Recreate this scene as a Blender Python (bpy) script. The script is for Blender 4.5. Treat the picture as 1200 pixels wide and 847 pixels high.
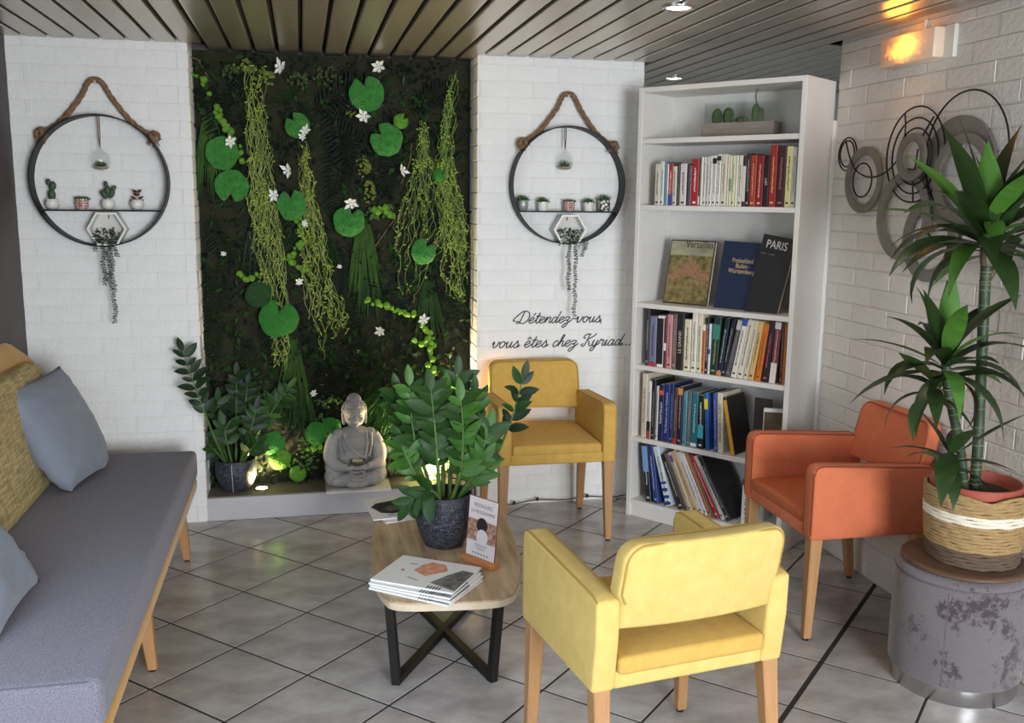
import bpy, bmesh, math, random
from mathutils import Vector, Matrix, Euler, noise

for _o in list(bpy.data.objects):
    bpy.data.objects.remove(_o)
scene = bpy.context.scene
COL = scene.collection
PI = math.pi
random.seed(11)

# ------------------------------------------------------------------ camera
CAM_H, YAW, PITCH, ROLL, FPX = 1.5254, 0.2145, 0.1695, 0.01085, 1125.7
_f = Vector((math.sin(YAW) * math.cos(PITCH), math.cos(YAW) * math.cos(PITCH), -math.sin(PITCH)))
_r = Vector((math.cos(YAW), -math.sin(YAW), 0))
_u = _r.cross(_f)
R_ = math.cos(ROLL) * _r + math.sin(ROLL) * _u
U_ = -math.sin(ROLL) * _r + math.cos(ROLL) * _u
cam = bpy.data.cameras.new('camera')
cam.sensor_width = 36.0
cam.sensor_fit = 'HORIZONTAL'
cam.lens = FPX / 1200 * 36
cam.clip_start = 0.05
cam_o = bpy.data.objects.new('camera', cam)
COL.objects.link(cam_o)
cam_o.matrix_world = Matrix(((R_.x, U_.x, -_f.x, 0), (R_.y, U_.y, -_f.y, 0), (R_.z, U_.z, -_f.z, CAM_H), (0, 0, 0, 1)))
scene.camera = cam_o

# ------------------------------------------------------------------ world, lights, exposure
scene.view_settings.view_transform = 'Standard'
scene.view_settings.look = 'None'
scene.view_settings.exposure = 0.14
scene.view_settings.gamma = 1.0
world = bpy.data.worlds.new('world')
scene.world = world
world.use_nodes = True
world.node_tree.nodes['Background'].inputs[0].default_value = (0.75, 0.86, 1.0, 1)
world.node_tree.nodes['Background'].inputs[1].default_value = 1.0

def area_light(name, loc, aim, sx, sy, power, color):
    l = bpy.data.lights.new(name, 'AREA')
    l.shape = 'RECTANGLE'
    l.size, l.size_y, l.energy, l.color = sx, sy, power, color
    o = bpy.data.objects.new(name, l)
    COL.objects.link(o)
    o.location = loc
    o.rotation_euler = (Vector(aim) - Vector(loc)).to_track_quat('-Z', 'Y').to_euler()
    return o
# daylight entering through the glazed front behind the camera and the window on the left
area_light('daylight_front_window', (1.42, -2.28, 1.1), (0.95, 1.6, -0.6), 1.4, 1.65, 250, (0.89, 0.945, 1.0))
area_light('daylight_side_window', (-1.22, 0.9, 1.35), (0.4, 1.2, -0.9), 1.9, 1.2, 34, (0.74, 0.87, 1.0))

# ------------------------------------------------------------------ helpers
def lin(c):
    def f(v):
        v /= 255.0
        return v / 12.92 if v <= 0.04045 else ((v + 0.055) / 1.055) ** 2.4
    return (f(c[0]), f(c[1]), f(c[2]), 1)

def ray(px, py):
    return _f + ((px - 600) / FPX) * R_ + ((423.5 - py) / FPX) * U_
C0 = Vector((0, 0, CAM_H))
def at_y(px, py, Y):
    v = ray(px, py); return C0 + v * (Y / v.y)
def at_x(px, py, X):
    v = ray(px, py); return C0 + v * (X / v.x)
def at_z(px, py, Z):
    v = ray(px, py); return C0 + v * ((Z - CAM_H) / v.z)

_mats = {}
def mat(name, col, rough=0.6, metal=0.0, col2=None, scale=8.0, amount=0.5, bump=0.0, bscale=60.0, stretch=(1, 1, 1),
        kind='noise', detail=4.0, coat=0.0, emit=0.0, emit_col=None, rand=0.0, sheen=0.0, trans=0.0, ior=1.45, coords='Object', spec=None, sss=0.0):
    if name in _mats:
        return _mats[name]
    m = bpy.data.materials.new(name)
    m.use_nodes = True
    nt = m.node_tree
    b = nt.nodes['Principled BSDF']
    b.inputs['Roughness'].default_value = rough
    b.inputs['Metallic'].default_value = metal
    b.inputs['Base Color'].default_value = lin(col)
    if spec is not None: b.inputs['Specular IOR Level'].default_value = spec
    if coat: b.inputs['Coat Weight'].default_value = coat
    if sheen: b.inputs['Sheen Weight'].default_value = sheen
    if trans:
        b.inputs['Transmission Weight'].default_value = trans
        b.inputs['IOR'].default_value = ior
    if sss: b.inputs['Subsurface Weight'].default_value = sss
    if emit:
        b.inputs['Emission Color'].default_value = lin(emit_col or col)
        b.inputs['Emission Strength'].default_value = emit
    tc = nt.nodes.new('ShaderNodeTexCoord')
    mp = nt.nodes.new('ShaderNodeMapping')
    mp.inputs['Scale'].default_value = stretch
    nt.links.new(tc.outputs[coords], mp.inputs['Vector'])
    src = None
    if col2 is not None:
        if kind == 'wave':
            n = nt.nodes.new('ShaderNodeTexWave')
            n.inputs['Scale'].default_value = scale
            n.inputs['Distortion'].default_value = 4.0
            n.inputs['Detail'].default_value = detail
            out = n.outputs['Fac']
        elif kind == 'voronoi':
            n = nt.nodes.new('ShaderNodeTexVoronoi')
            n.inputs['Scale'].default_value = scale
            out = n.outputs['Distance']
        else:
            n = nt.nodes.new('ShaderNodeTexNoise')
            n.inputs['Scale'].default_value = scale
            n.inputs['Detail'].default_value = detail
            n.inputs['Roughness'].default_value = 0.6
            out = n.outputs['Fac']
        nt.links.new(mp.outputs['Vector'], n.inputs['Vector'])
        rp = nt.nodes.new('ShaderNodeValToRGB')
        rp.color_ramp.elements[0].position = 0.5 - amount * 0.5
        rp.color_ramp.elements[1].position = 0.5 + amount * 0.5
        rp.color_ramp.elements[0].color = lin(col)
        rp.color_ramp.elements[1].color = lin(col2)
        nt.links.new(out, rp.inputs['Fac'])
        src = rp.outputs['Color']
    if rand:
        oi = nt.nodes.new('ShaderNodeObjectInfo')
        hs = nt.nodes.new('ShaderNodeHueSaturation')
        ma = nt.nodes.new('ShaderNodeMapRange')
        ma.inputs['To Min'].default_value = 1 - rand
        ma.inputs['To Max'].default_value = 1 + rand
        nt.links.new(oi.outputs['Random'], ma.inputs['Value'])
        nt.links.new(ma.outputs['Result'], hs.inputs['Value'])
        if src: nt.links.new(src, hs.inputs['Color'])
        else: hs.inputs['Color'].default_value = lin(col)
        src = hs.outputs['Color']
    if src:
        nt.links.new(src, b.inputs['Base Color'])
    if bump:
        n2 = nt.nodes.new('ShaderNodeTexNoise')
        n2.inputs['Scale'].default_value = bscale
        n2.inputs['Detail'].default_value = 3.0
        nt.links.new(mp.outputs['Vector'], n2.inputs['Vector'])
        bp = nt.nodes.new('ShaderNodeBump')
        bp.inputs['Strength'].default_value = bump
        bp.inputs['Distance'].default_value = 0.01
        nt.links.new(n2.outputs['Fac'], bp.inputs['Height'])
        nt.links.new(bp.outputs['Normal'], b.inputs['Normal'])
    _mats[name] = m
    return m

def sm_angle(me, deg):
    """smooth faces, sharp edges over deg"""
    for p in me.polygons: p.use_smooth = True
    bm = bmesh.new(); bm.from_mesh(me)
    lim = math.radians(deg)
    for e in bm.edges:
        if len(e.link_faces) == 2:
            e.smooth = e.calc_face_angle(0) < lim
    bm.to_mesh(me); bm.free()

class MB:
    """collects simple shapes into one mesh"""
    def __init__(s): s.v, s.f = [], []
    def add(s, vs, fs, M=None):
        k = len(s.v)
        for p in vs:
            p = Vector(p)
            s.v.append(M @ p if M else p)
        s.f += [tuple(i + k for i in f) for f in fs]
        return s
    def box(s, c, size, M=None, rot=None):
        x, y, z = size[0] / 2, size[1] / 2, size[2] / 2
        vs = [Vector((sx * x, sy * y, sz * z)) for sz in (-1, 1) for sy in (-1, 1) for sx in (-1, 1)]
        if rot is not None:
            R = Euler(rot).to_matrix(); vs = [R @ v for v in vs]
        vs = [v + Vector(c) for v in vs]
        return s.add(vs, [(0, 2, 3, 1), (4, 5, 7, 6), (0, 1, 5, 4), (2, 6, 7, 3), (0, 4, 6, 2), (1, 3, 7, 5)], M)
    def rbox(s, c, size, r, seg=3, M=None, rot=None):
        bm = bmesh.new()
        bmesh.ops.create_cube(bm, size=1)
        for v in bm.verts: v.co = Vector((v.co.x * size[0], v.co.y * size[1], v.co.z * size[2]))
        bmesh.ops.bevel(bm, geom=list(bm.edges), offset=r, segments=seg, profile=0.5, affect='EDGES')
        return s.addbm(bm, c, M, rot)
    def addbm(s, bm, c=(0, 0, 0), M=None, rot=None):
        bm.verts.index_update()
        R = Euler(rot).to_matrix() if rot is not None else Matrix.Identity(3)
        vs = [R @ v.co + Vector(c) for v in bm.verts]
        fs = [tuple(v.index for v in f.verts) for f in bm.faces]
        bm.free()
        return s.add(vs, fs, M)
    def tube(s, pts, r, n=8, closed=False, cap=True, M=None, flat=1.0):
        pts = [Vector(p) for p in pts]
        N = len(pts)
        rr = r if isinstance(r, (list, tuple)) else [r] * N
        vs, fs = [], []
        up = None
        for i, p in enumerate(pts):
            a = pts[(i - 1) % N] if (closed or i > 0) else p
            b = pts[(i + 1) % N] if (closed or i < N - 1) else p
            t = (b - a)
            t = t.normalized() if t.length > 1e-9 else Vector((0, 0, 1))
            if up is None:
                up = Vector((0, 0, 1)) if abs(t.z) < 0.9 else Vector((0, 1, 0))
            x = up - t * up.dot(t)
            if x.length < 1e-6: x = t.orthogonal()
            x.normalize(); y = t.cross(x); up = x
            for k in range(n):
                a_ = 2 * PI * k / n
                vs.append(p + (x * math.cos(a_) + y * math.sin(a_) * flat) * rr[i])
        for i in range(N if closed else N - 1):
            j = (i + 1) % N
            for k in range(n):
                q = (k + 1) % n
                fs.append((i * n + k, i * n + q, j * n + q, j * n + k))
        if cap and not closed:
            fs.append(tuple(range(n - 1, -1, -1)))
            fs.append(tuple((N - 1) * n + k for k in range(n)))
        return s.add(vs, fs, M)
    def lathe(s, prof, n=32, c=(0, 0, 0), M=None):
        vs, fs = [], []
        ring = []
        for (r, z) in prof:
            if r < 1e-6:
                ring.append([len(vs)]); vs.append(Vector(c) + Vector((0, 0, z)))
            else:
                ring.append(list(range(len(vs), len(vs) + n)))
                for k in range(n):
                    a = 2 * PI * k / n
                    vs.append(Vector(c) + Vector((r * math.cos(a), r * math.sin(a), z)))
        for a, b in zip(ring, ring[1:]):
            for k in range(n):
                q = (k + 1) % n
                if len(a) == 1 and len(b) == 1: continue
                if len(a) == 1: fs.append((a[0], b[q], b[k])[::-1])
                elif len(b) == 1: fs.append((a[k], a[q], b[0]))
                else: fs.append((a[k], a[q], b[q], b[k]))
        return s.add(vs, fs, M)
    def ball(s, c, r, n=10, m=6, M=None, rot=None):
        rx, ry, rz = (r, r, r) if not isinstance(r, (tuple, list)) else r
        R = Euler(rot).to_matrix() if rot is not None else Matrix.Identity(3)
        vs, fs = [], []
        for i in range(m + 1):
            th = PI * i / m
            if i in (0, m):
                vs.append(R @ Vector((0, 0, rz * math.cos(th))) + Vector(c)); continue
            for k in range(n):
                a = 2 * PI * k / n
                vs.append(R @ Vector((rx * math.sin(th) * math.cos(a), ry * math.sin(th) * math.sin(a), rz * math.cos(th))) + Vector(c))
        for k in range(n):
            q = (k + 1) % n
            fs.append((0, 1 + k, 1 + q))
            last = 1 + (m - 1) * n
            fs.append((last, 1 + (m - 2) * n + q, 1 + (m - 2) * n + k))
            for i in range(m - 2):
                a, b = 1 + i * n, 1 + (i + 1) * n
                fs.append((a + k, b + k, b + q, a + q))
        return s.add(vs, fs, M)
    def prism(s, poly, d0, d1, axis='y', M=None):
        """polygon (list of 2D) extruded along an axis: 'x' -> (y,z), 'y' -> (x,z), 'z' -> (x,y)"""
        def P(a, b, d):
            return Vector((d, a, b)) if axis == 'x' else Vector((a, d, b)) if axis == 'y' else Vector((a, b, d))
        n = len(poly)
        vs = [P(a, b, d0) for a, b in poly] + [P(a, b, d1) for a, b in poly]
        fs = [tuple(range(n)), tuple(range(2 * n - 1, n - 1, -1))]
        fs += [(i, i + n, (i + 1) % n + n, (i + 1) % n) for i in range(n)]
        return s.add(vs, fs, M)
    def mesh(s, name, m=None, smooth=None, fix=True):
        me = bpy.data.meshes.new(name)
        me.from_pydata(s.v, [], s.f)
        if fix and len(s.f) < 60000:
            bm = bmesh.new(); bm.from_mesh(me)
            bmesh.ops.recalc_face_normals(bm, faces=bm.faces)
            bm.to_mesh(me); bm.free()
        if m: me.materials.append(m)
        if smooth: sm_angle(me, smooth)
        return me
    def build(s, name, m=None, parent=None, smooth=None, loc=None, rot=None, fix=True):
        return link(name, s.mesh(name, m, smooth, fix), parent, loc, rot)

def link(name, me, parent=None, loc=None, rot=None):
    o = bpy.data.objects.new(name, me)
    COL.objects.link(o)
    if parent: o.parent = parent
    if loc is not None: o.location = loc
    if rot is not None: o.rotation_euler = rot
    return o
def empty(name, loc=(0, 0, 0), rz=0.0):
    o = bpy.data.objects.new(name, None)
    o.empty_display_size = 0.05
    COL.objects.link(o)
    o.location = loc
    o.rotation_euler = (0, 0, rz)
    return o
def tag(o, label=None, cat=None, group=None, kind=None):
    if label: o['label'] = label
    if cat: o['category'] = cat
    if group: o['group'] = group
    if kind: o['kind'] = kind
    return o
def struct(o, label=None, cat=None):
    o['kind'] = 'structure'
    if label: o['label'] = label
    if cat: o['category'] = cat
    return o
def copy_tree(o, parent=None):
    c = o.copy(); COL.objects.link(c)
    c.parent = parent
    if parent is not None: c.matrix_parent_inverse = o.matrix_parent_inverse.copy()
    for ch in list(o.children): copy_tree(ch, c)
    return c
def cr(pts, n=6, closed=False):
    """Catmull-Rom through the points"""
    P = [Vector(p) for p in pts]
    out = []
    N = len(P)
    for i in range(N if closed else N - 1):
        p0 = P[(i - 1) % N] if (closed or i > 0) else P[0] * 2 - P[1]
        p1, p2 = P[i], P[(i + 1) % N]
        p3 = P[(i + 2) % N] if (closed or i + 2 < N) else P[-1] * 2 - P[-2]
        for k in range(n):
            t = k / n
            out.append(0.5 * ((2 * p1) + (p2 - p0) * t + (2 * p0 - 5 * p1 + 4 * p2 - p3) * t * t + (3 * p1 - p0 - 3 * p2 + p3) * t ** 3))
    if not closed: out.append(P[-1])
    return out
def text_mesh(name, s, size, m, align='CENTER', thick=0.0004, bold=0.0, sx=1.0):
    """lettering turned into a mesh lying in its local XY plane"""
    cu = bpy.data.curves.new(name, 'FONT')
    cu.body = s; cu.size = size; cu.align_x = align; cu.extrude = thick; cu.offset = bold
    cu.resolution_u = 3
    o = bpy.data.objects.new(name, cu); COL.objects.link(o)
    dg = bpy.context.evaluated_depsgraph_get()
    me = bpy.data.meshes.new_from_object(o.evaluated_get(dg))
    bpy.data.objects.remove(o); bpy.data.curves.remove(cu)
    me.name = name
    if sx != 1.0:
        for v in me.vertices: v.co.x *= sx
    me.materials.clear(); me.materials.append(m)
    return me
def baked(name, me, mods, m=None):
    """mesh with modifiers applied"""
    o = bpy.data.objects.new(name, me); COL.objects.link(o)
    for t, kw in mods:
        md = o.modifiers.new(t, t)
        for k, v in kw.items(): setattr(md, k, v)
    dg = bpy.context.evaluated_depsgraph_get()
    out = bpy.data.meshes.new_from_object(o.evaluated_get(dg))
    bpy.data.objects.remove(o)
    out.name = name
    if m:
        out.materials.clear(); out.materials.append(m)
    return out
# ------------------------------------------------------------------ setting
X_R, X_L, Y_P, Y_B, Z_C = 2.228, -1.2, 4.545, 4.75, 2.17
PL, PR0, PR1 = -0.473, 0.815, 1.625
M_paint = mat('white_painted_brick', (224, 223, 221), 0.75, col2=(233, 232, 230), scale=14, bump=0.35, bscale=70, rand=0.012, coords='Object')
M_paint_r = mat('shaded_painted_brick', (206, 199, 190), 0.75, col2=(215, 209, 202), scale=14, bump=0.3, bscale=70, rand=0.012)  # right wall: brick paint darkened, its dimmer light put into the colour
M_mortar = mat('white_painted_mortar', (218, 215, 210), 0.85, bump=0.3, bscale=90)
M_white = mat('white_plaster', (226, 224, 220), 0.8, bump=0.1, bscale=60)
M_dark = mat('dark_taupe_panel', (68, 60, 58), 0.6, col2=(78, 70, 67), scale=5)
M_grout = mat('dark_grout', (46, 40, 36), 0.9)

# --- floor of diagonal tiles
TS, OX, OY = 0.34, -1.474 * 0.34, 7.275 * 0.34
floor = struct(MB().box((0.515, 1.6, -0.0262), (3.6, 7.8, 0.05)).build('floor', M_grout))
M_tile = mat('mottled_grey_tile', (194, 190, 188), 0.22, col2=(144, 138, 136), scale=5, amount=0.45, detail=7, bump=0.03, bscale=18, rand=0.03, coords='Object', stretch=(1, 1.6, 1))
def clip(poly, a, b, c):
    out = []
    for i in range(len(poly)):
        p, q = poly[i], poly[(i + 1) % len(poly)]
        dp, dq = a * p[0] + b * p[1] - c, a * q[0] + b * q[1] - c
        if dp <= 0: out.append(p)
        if (dp < 0 < dq) or (dq < 0 < dp):
            t = dp / (dp - dq); out.append((p[0] + t * (q[0] - p[0]), p[1] + t * (q[1] - p[1])))
    return out
def slab(poly, z0, z1, r, name, m):
    """thin tile with an eased edge"""
    cx = sum(p[0] for p in poly) / len(poly); cy = sum(p[1] for p in poly) / len(poly)
    n = len(poly)
    def sc(k): return [(cx + (p[0] - cx) * k, cy + (p[1] - cy) * k) for p in poly]
    rad = max(0.01, sum(math.hypot(p[0] - cx, p[1] - cy) for p in poly) / n)
    inn = sc(1 - r * 1.4 / rad)
    b = MB()
    vs = [(x - cx, y - cy, z0) for x, y in poly] + [(x - cx, y - cy, z1 - r) for x, y in poly] + [(x - cx, y - cy, z1) for x, y in inn]
    fs = [(i, (i + 1) % n, (i + 1) % n + n, i + n) for i in range(n)] + [(i + n, (i + 1) % n + n, (i + 1) % n + 2 * n, i + 2 * n) for i in range(n)]
    fs.append(tuple(range(2 * n, 3 * n)))
    b.add(vs, fs)
    return b.mesh(name, m), (cx, cy)
full_tile = None
for a in range(-16, 6):
    for b_ in range(-10, 12):
        g = 0.0043
        gl = 0.0085 if a + 1 == -4 else g
        gr = 0.0085 if a == -4 else g
        cs = []
        for (da, db) in ((0, 0), (0, 1), (1, 1), (1, 0)):
            A = a + da + (gr if da == 0 else -gl) / TS
            B = b_ + db + (g if db == 0 else -g) / TS
            cs.append((OX + (B - A) / math.sqrt(2) * TS, OY + (A + B) / math.sqrt(2) * TS))
        cx = sum(c[0] for c in cs) / 4; cy = sum(c[1] for c in cs) / 4
        if cy < 0.9 or cy > 4.9 or cx < -1.45 or cx > 2.5: continue
        ymax = Y_P + 0.0 if not (cx > 1.5) else 4.9
        whole = all(X_L + .005 < c[0] < X_R - .005 and c[1] < ymax - .005 for c in cs) and gl == g and gr == g
        if whole:
            if full_tile is None: full_tile = slab(cs, -0.004, 0.0, 0.0005, 'floor_tile', M_tile)[0]
            me, ctr = full_tile, (cx, cy)
        else:
            p = clip(cs, -1, 0, -X_L - .003); p = clip(p, 1, 0, X_R - .003) if p else p; p = clip(p, 0, 1, ymax - .003) if p else p
            if len(p) < 3: continue
            ar = abs(sum(p[i][0] * p[(i + 1) % len(p)][1] - p[(i + 1) % len(p)][0] * p[i][1] for i in range(len(p)))) / 2
            if ar < 0.0015: continue
            me, ctr = slab(p, -0.004, 0.0, 0.0005, 'floor_tile', M_tile)
        t = link('floor_tile', me, floor, (ctr[0], ctr[1], 0))

# --- painted brick walls: every brick is a part of its wall
COURSE, BL = 0.0735, 0.247
_brick = {}
def brick_mesh(w, h, d, m=None):  # d: how far the face stands out of the mortar
    m = m or M_paint; k = (round(w, 3), round(h, 3), d, m.name)
    if k not in _brick:
        e = min(0.004, d * .7)
        b = MB()
        vs = []
        for (x0, z0, y) in ((0, 0, 0.004), (0, 0, -d + e), (e, e, -d)):
            vs += [(-w / 2 + x0, y, -h / 2 + z0), (w / 2 - x0, y, -h / 2 + z0), (w / 2 - x0, y, h / 2 - z0), (-w / 2 + x0, y, h / 2 - z0)]
        fs = []
        for L in (0, 4):
            fs += [(L + i, L + (i + 1) % 4, L + 4 + (i + 1) % 4, L + 4 + i) for i in range(4)]
        fs.append((8, 9, 10, 11))
        b.add(vs, fs)
        _brick[k] = b.mesh('brick', m)
    return _brick[k]
def brick_face(wall, start, ang, length, z1, off=0.0, seedv=1, proud=0.0016, g=0.0012, m=None):
    """bricks over a face: start point (x,y), running along ang (0=+x), facing its right-hand side"""
    rnd = random.Random(seedv)
    ca, sa = math.cos(ang), math.sin(ang)
    n = int(math.ceil(z1 / COURSE))
    for i in range(n):
        za, zb = i * COURSE + g, min((i + 1) * COURSE - g, z1)
        if zb - za < 0.02: continue
        x = -((i % 2) * BL / 2 + off)
        while x < length:
            a, b = max(x + g, 0.0), min(x + BL - g, length)
            x += BL
            if b - a < 0.025: continue
            me = brick_mesh(round(b - a, 2) if b - a < BL - 0.008 else b - a, zb - za, proud, m)
            c = (a + b) / 2
            j = rnd.uniform(-.3, .3) * proud
            o = link('brick', me, wall, (start[0] + ca * c + sa * j, start[1] + sa * c - ca * j, (za + zb) / 2), (rnd.uniform(-1, 1) * proud, 0, ang + rnd.uniform(-1, 1) * proud))
wbl = struct(MB().box(((X_L + PL) / 2, (Y_P + 4.95) / 2, Z_C / 2 + 0.01), (PL - X_L, 4.95 - Y_P, Z_C + .04)).build('wall_back_left', M_mortar))
brick_face(wbl, (X_L, Y_P), 0, PL - X_L, Z_C, 0.06, 3)
brick_face(wbl, (PL, Y_P), PI / 2, Y_B - Y_P, Z_C, 0.0, 4, .004, .002)
wbr = struct(MB().box(((PR0 + PR1) / 2, (Y_P + 4.95) / 2, Z_C / 2 + 0.01), (PR1 - PR0, 4.95 - Y_P, Z_C + .04)).build('wall_back_right', M_mortar))
brick_face(wbr, (PR0, Y_P), 0, PR1 - PR0, Z_C, 0.11, 5)
brick_face(wbr, (PR0, Y_B), -PI / 2, Y_B - Y_P, Z_C, 0.04, 6, .004, .002)
Y_RW = 3.80
wr = struct(MB().box((X_R + 0.1, (Y_RW - 2.4) / 2, Z_C / 2 + 0.01), (0.2, Y_RW + 2.4, Z_C + .04)).build('wall_right', mat('shaded_painted_mortar', (198, 193, 187), .85, bump=.3, bscale=90)))  # mortar darkened like its bricks, shade put into the colour
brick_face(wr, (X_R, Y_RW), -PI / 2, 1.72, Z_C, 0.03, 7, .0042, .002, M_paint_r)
struct(MB().box((0.17, 4.85, Z_C / 2 + 0.01), (PR0 - PL, 0.15, Z_C + .04)).build('wall_back_alcove', M_dark))
# recess behind the bookcase
struct(MB().box((2.4, 5.62, 1.1), (2.2, 0.1, 2.24)).build('wall_back_recess', M_white))
struct(MB().box((3.4, 4.7, 1.1), (0.1, 1.9, 2.24)).build('wall_right_recess', M_white))
struct(MB().box((2.3, 5.0, -0.03), (2.3, 1.4, 0.05)).build('floor_recess', M_tile))
# left wall: dark panelling beside the sofa, then white with a window
struct(MB().box((X_L - 0.05, 3.85, Z_C / 2 + 0.01), (0.1, 2.0, Z_C + .04)).build('wall_left', M_dark))
wl = MB()
wl.box((X_L - .08, 2.45, 1.1), (.16, .8, 2.22)); wl.box((X_L - .08, -1.2, 1.1), (.16, 2.4, 2.22))
wl.box((X_L - .08, 1.02, .35), (.16, 2.06, .72)); wl.box((X_L - .08, 1.02, 2.1), (.16, 2.06, .22))
struct(wl.build('wall_left_front', M_white))
M_alu = mat('grey_window_frame', (90, 92, 95), 0.4, 0.4)
def window(name, M, w, h, z0, nx):
    b = MB()
    for k in range(nx + 1): b.box((-w / 2 + k * w / nx, 0, z0 + h / 2), (.05, .06, h), M)
    b.box((0, 0, z0 + .02), (w, .06, .05), M); b.box((0, 0, z0 + h - .02), (w, .06, .05), M)
    return struct(b.build(name, M_alu))
window('window_1', Matrix.Translation((X_L - .1, 1.02, 0)) @ Matrix.Rotation(PI / 2, 4, 'Z'), 2.06, 1.28, .72, 2)
rw = MB()
rw.box((-.275, -2.4, 1.1), (1.9, .1, 2.22)); rw.box((2.24, -2.4, 1.1), (.17, .1, 2.22)); rw.box((1.41, -2.4, .14), (1.5, .1, .3)); rw.box((1.41, -2.4, 2.13), (1.5, .1, .14))
struct(rw.build('wall_front', M_white))
window('window_2', Matrix.Translation((1.41, -2.4, 0)), 1.5, 1.78, .28, 2)

# --- ceiling of metal slats, each slat a part
M_slat = mat('brushed_champagne_metal', (186, 180, 170), 0.30, 0.85, col2=(170, 164, 154), scale=3, amount=0.5, stretch=(6, 0.4, 1), bump=0.03, bscale=10, rand=0.03)
M_black = mat('black_void', (14, 13, 12), 0.9)
ceil = struct(MB().box((1.2, 1.7, Z_C + 0.055), (5.2, 8.4, 0.03)).build('ceiling', M_black))
PITCH_S = 0.1035
def slat_mesh(y0, y1, w):
    b = MB()
    h = w / 2
    prof = [(-h, .022), (-h, .004), (-h + .003, .0008), (-h + .008, 0), (h - .008, 0), (h - .003, .0008), (h, .004), (h, .022), (h - .0015, .022), (h - .0015, .005), (-h + .0015, .005), (-h + .0015, .022)]
    b.prism(prof, y0, y1, 'y')
    return b.mesh('slat', M_slat)
s_al, s_pil, s_rec = slat_mesh(-2.3, Y_B - .003, PITCH_S - .0170), slat_mesh(-2.3, Y_P - .004, PITCH_S - .0170), slat_mesh(-2.3, 5.5, PITCH_S - .0170)
for k in range(-13, 34):
    x = 0.012 + PITCH_S * (k + 0.5)
    if x < X_L - .02 or x > X_R + 1.1: continue
    if PL + .02 < x < PR0 - .02: me = s_al
    elif x > PR1 + .01: me = s_rec
    else: me = s_pil
    if x > X_R: me = slat_mesh(3.85, 5.5, PITCH_S - .0170)
    link('slat', me, ceil, (x, 0, Z_C))

# --- plinth of the alcove
M_plinth = mat('grey_beige_laminate', (190, 188, 191), 0.45, col2=(182, 179, 183), scale=4, bump=0.03)
M_plinth_top = mat('taupe_laminate_top', (120, 110, 98), 0.4, col2=(110, 100, 90), scale=5, bump=0.03)
pl = struct(MB().box((0.171, 4.648, .056), (PR0 - PL - .008, .2, .112)).build('trim_1', M_plinth))
MB().rbox((0.171, 4.648, .114), (PR0 - PL - .008, .204, .008), .002, 2).build('plinth_top', M_plinth_top, pl)
# white pipe cover standing in the corner of the right wall
struct(MB().rbox((X_R - .004, Y_RW + .012, .93), (.03, .03, 1.86), .004, 2).build('trim_2', M_white))

# --- recessed ceiling spots
M_chrome = mat('satin_chrome', (205, 205, 205), 0.25, 1.0)
M_spot = mat('spot_lamp_glow', (255, 250, 240), 0.5, emit=9.0, emit_col=(255, 244, 226))
def downlight(loc, label):
    t = empty('ceiling_spotlight', loc)
    tag(t, label, 'light', 'recessed ceiling spots')
    b = MB()
    b.lathe([(.056, 0), (.056, -.006), (.05, -.008), (.041, -.004), (.041, 0.012), (.056, 0)], 28)
    b.build('bezel', M_chrome, t, 40)
    MB().lathe([(0, -.0055), (.03, -.0055), (.043, -.0035)], 24).build('lamp', M_spot, t, 40)
    l = bpy.data.lights.new('spot_beam', 'SPOT')
    l.energy, l.spot_size, l.spot_blend, l.color, l.shadow_soft_size = 15, 2.2, 0.8, (1, .88, .72), 0.04
    lo = bpy.data.objects.new('spot_beam', l); COL.objects.link(lo); lo.parent = t; lo.location = (0, 0, -.02)
downlight((1.271, 3.234, Z_C), 'round recessed ceiling spot over the right part of the room, the nearer one')
downlight((1.983, 5.068, Z_C), 'round recessed ceiling spot glowing just above the bookcase top')

# --- recessed uplights in the plinth
M_up = mat('uplight_glow', (255, 220, 150), 0.4, emit=14.0, emit_col=(255, 214, 140))
def uplight(loc, label, power, lean=0.0):
    t = empty('plinth_uplight', loc)
    tag(t, label, 'light', 'uplights in the plinth')
    MB().lathe([(.036, 0), (.036, .003), (.031, .004), (.028, .002), (.028, 0)], 24).build('bezel', M_chrome, t, 40)
    MB().lathe([(0, .0025), (.02, .0025), (.028, .002)], 20).build('lamp', M_up, t, 40)
    l = bpy.data.lights.new('uplight_beam', 'SPOT')
    l.energy, l.color, l.shadow_soft_size = power, (1, .78, .42), 0.022
    l.spot_size, l.spot_blend = 2.5 + lean * .9, 0.6
    lo = bpy.data.objects.new('uplight_beam', l); COL.objects.link(lo); lo.parent = t; lo.location = (0, 0, .026); lo.rotation_euler = (PI - lean, 0, 0)
uplight((-.224, 4.649, .118), 'small glowing uplight in the plinth beside the left dark plant pot', 16)
uplight((.60, 4.665, .118), 'small uplight in the plinth hidden behind the coffee table plant', 120, .5)
# ------------------------------------------------------------------ armchairs
M_yel = mat('mustard_fabric', (206, 168, 84), 0.85, col2=(192, 152, 70), scale=26, amount=0.5, detail=6, bump=0.25, bscale=420, sheen=0.05)
M_yel_light = mat('straw_yellow_fabric', (216, 189, 114), 0.85, col2=(202, 173, 94), scale=24, amount=0.5, detail=6, bump=0.25, bscale=420, sheen=0.05)
M_org = mat('burnt_orange_suede', (206, 114, 74), 0.8, col2=(188, 94, 58), scale=9, amount=0.6, detail=7, bump=0.2, bscale=160, sheen=0.05)
M_org_seat = mat('worn_orange_suede', (190, 100, 56), 0.6, col2=(166, 78, 40), scale=11, amount=0.6, detail=7, bump=0.2, bscale=120)
M_wood = mat('light_oak', (184, 140, 94), 0.45, col2=(160, 116, 74), scale=6, amount=0.6, stretch=(14, 14, 1.2), detail=5, bump=0.05, bscale=40)
M_glide = mat('black_glide', (24, 22, 22), 0.5)
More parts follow.
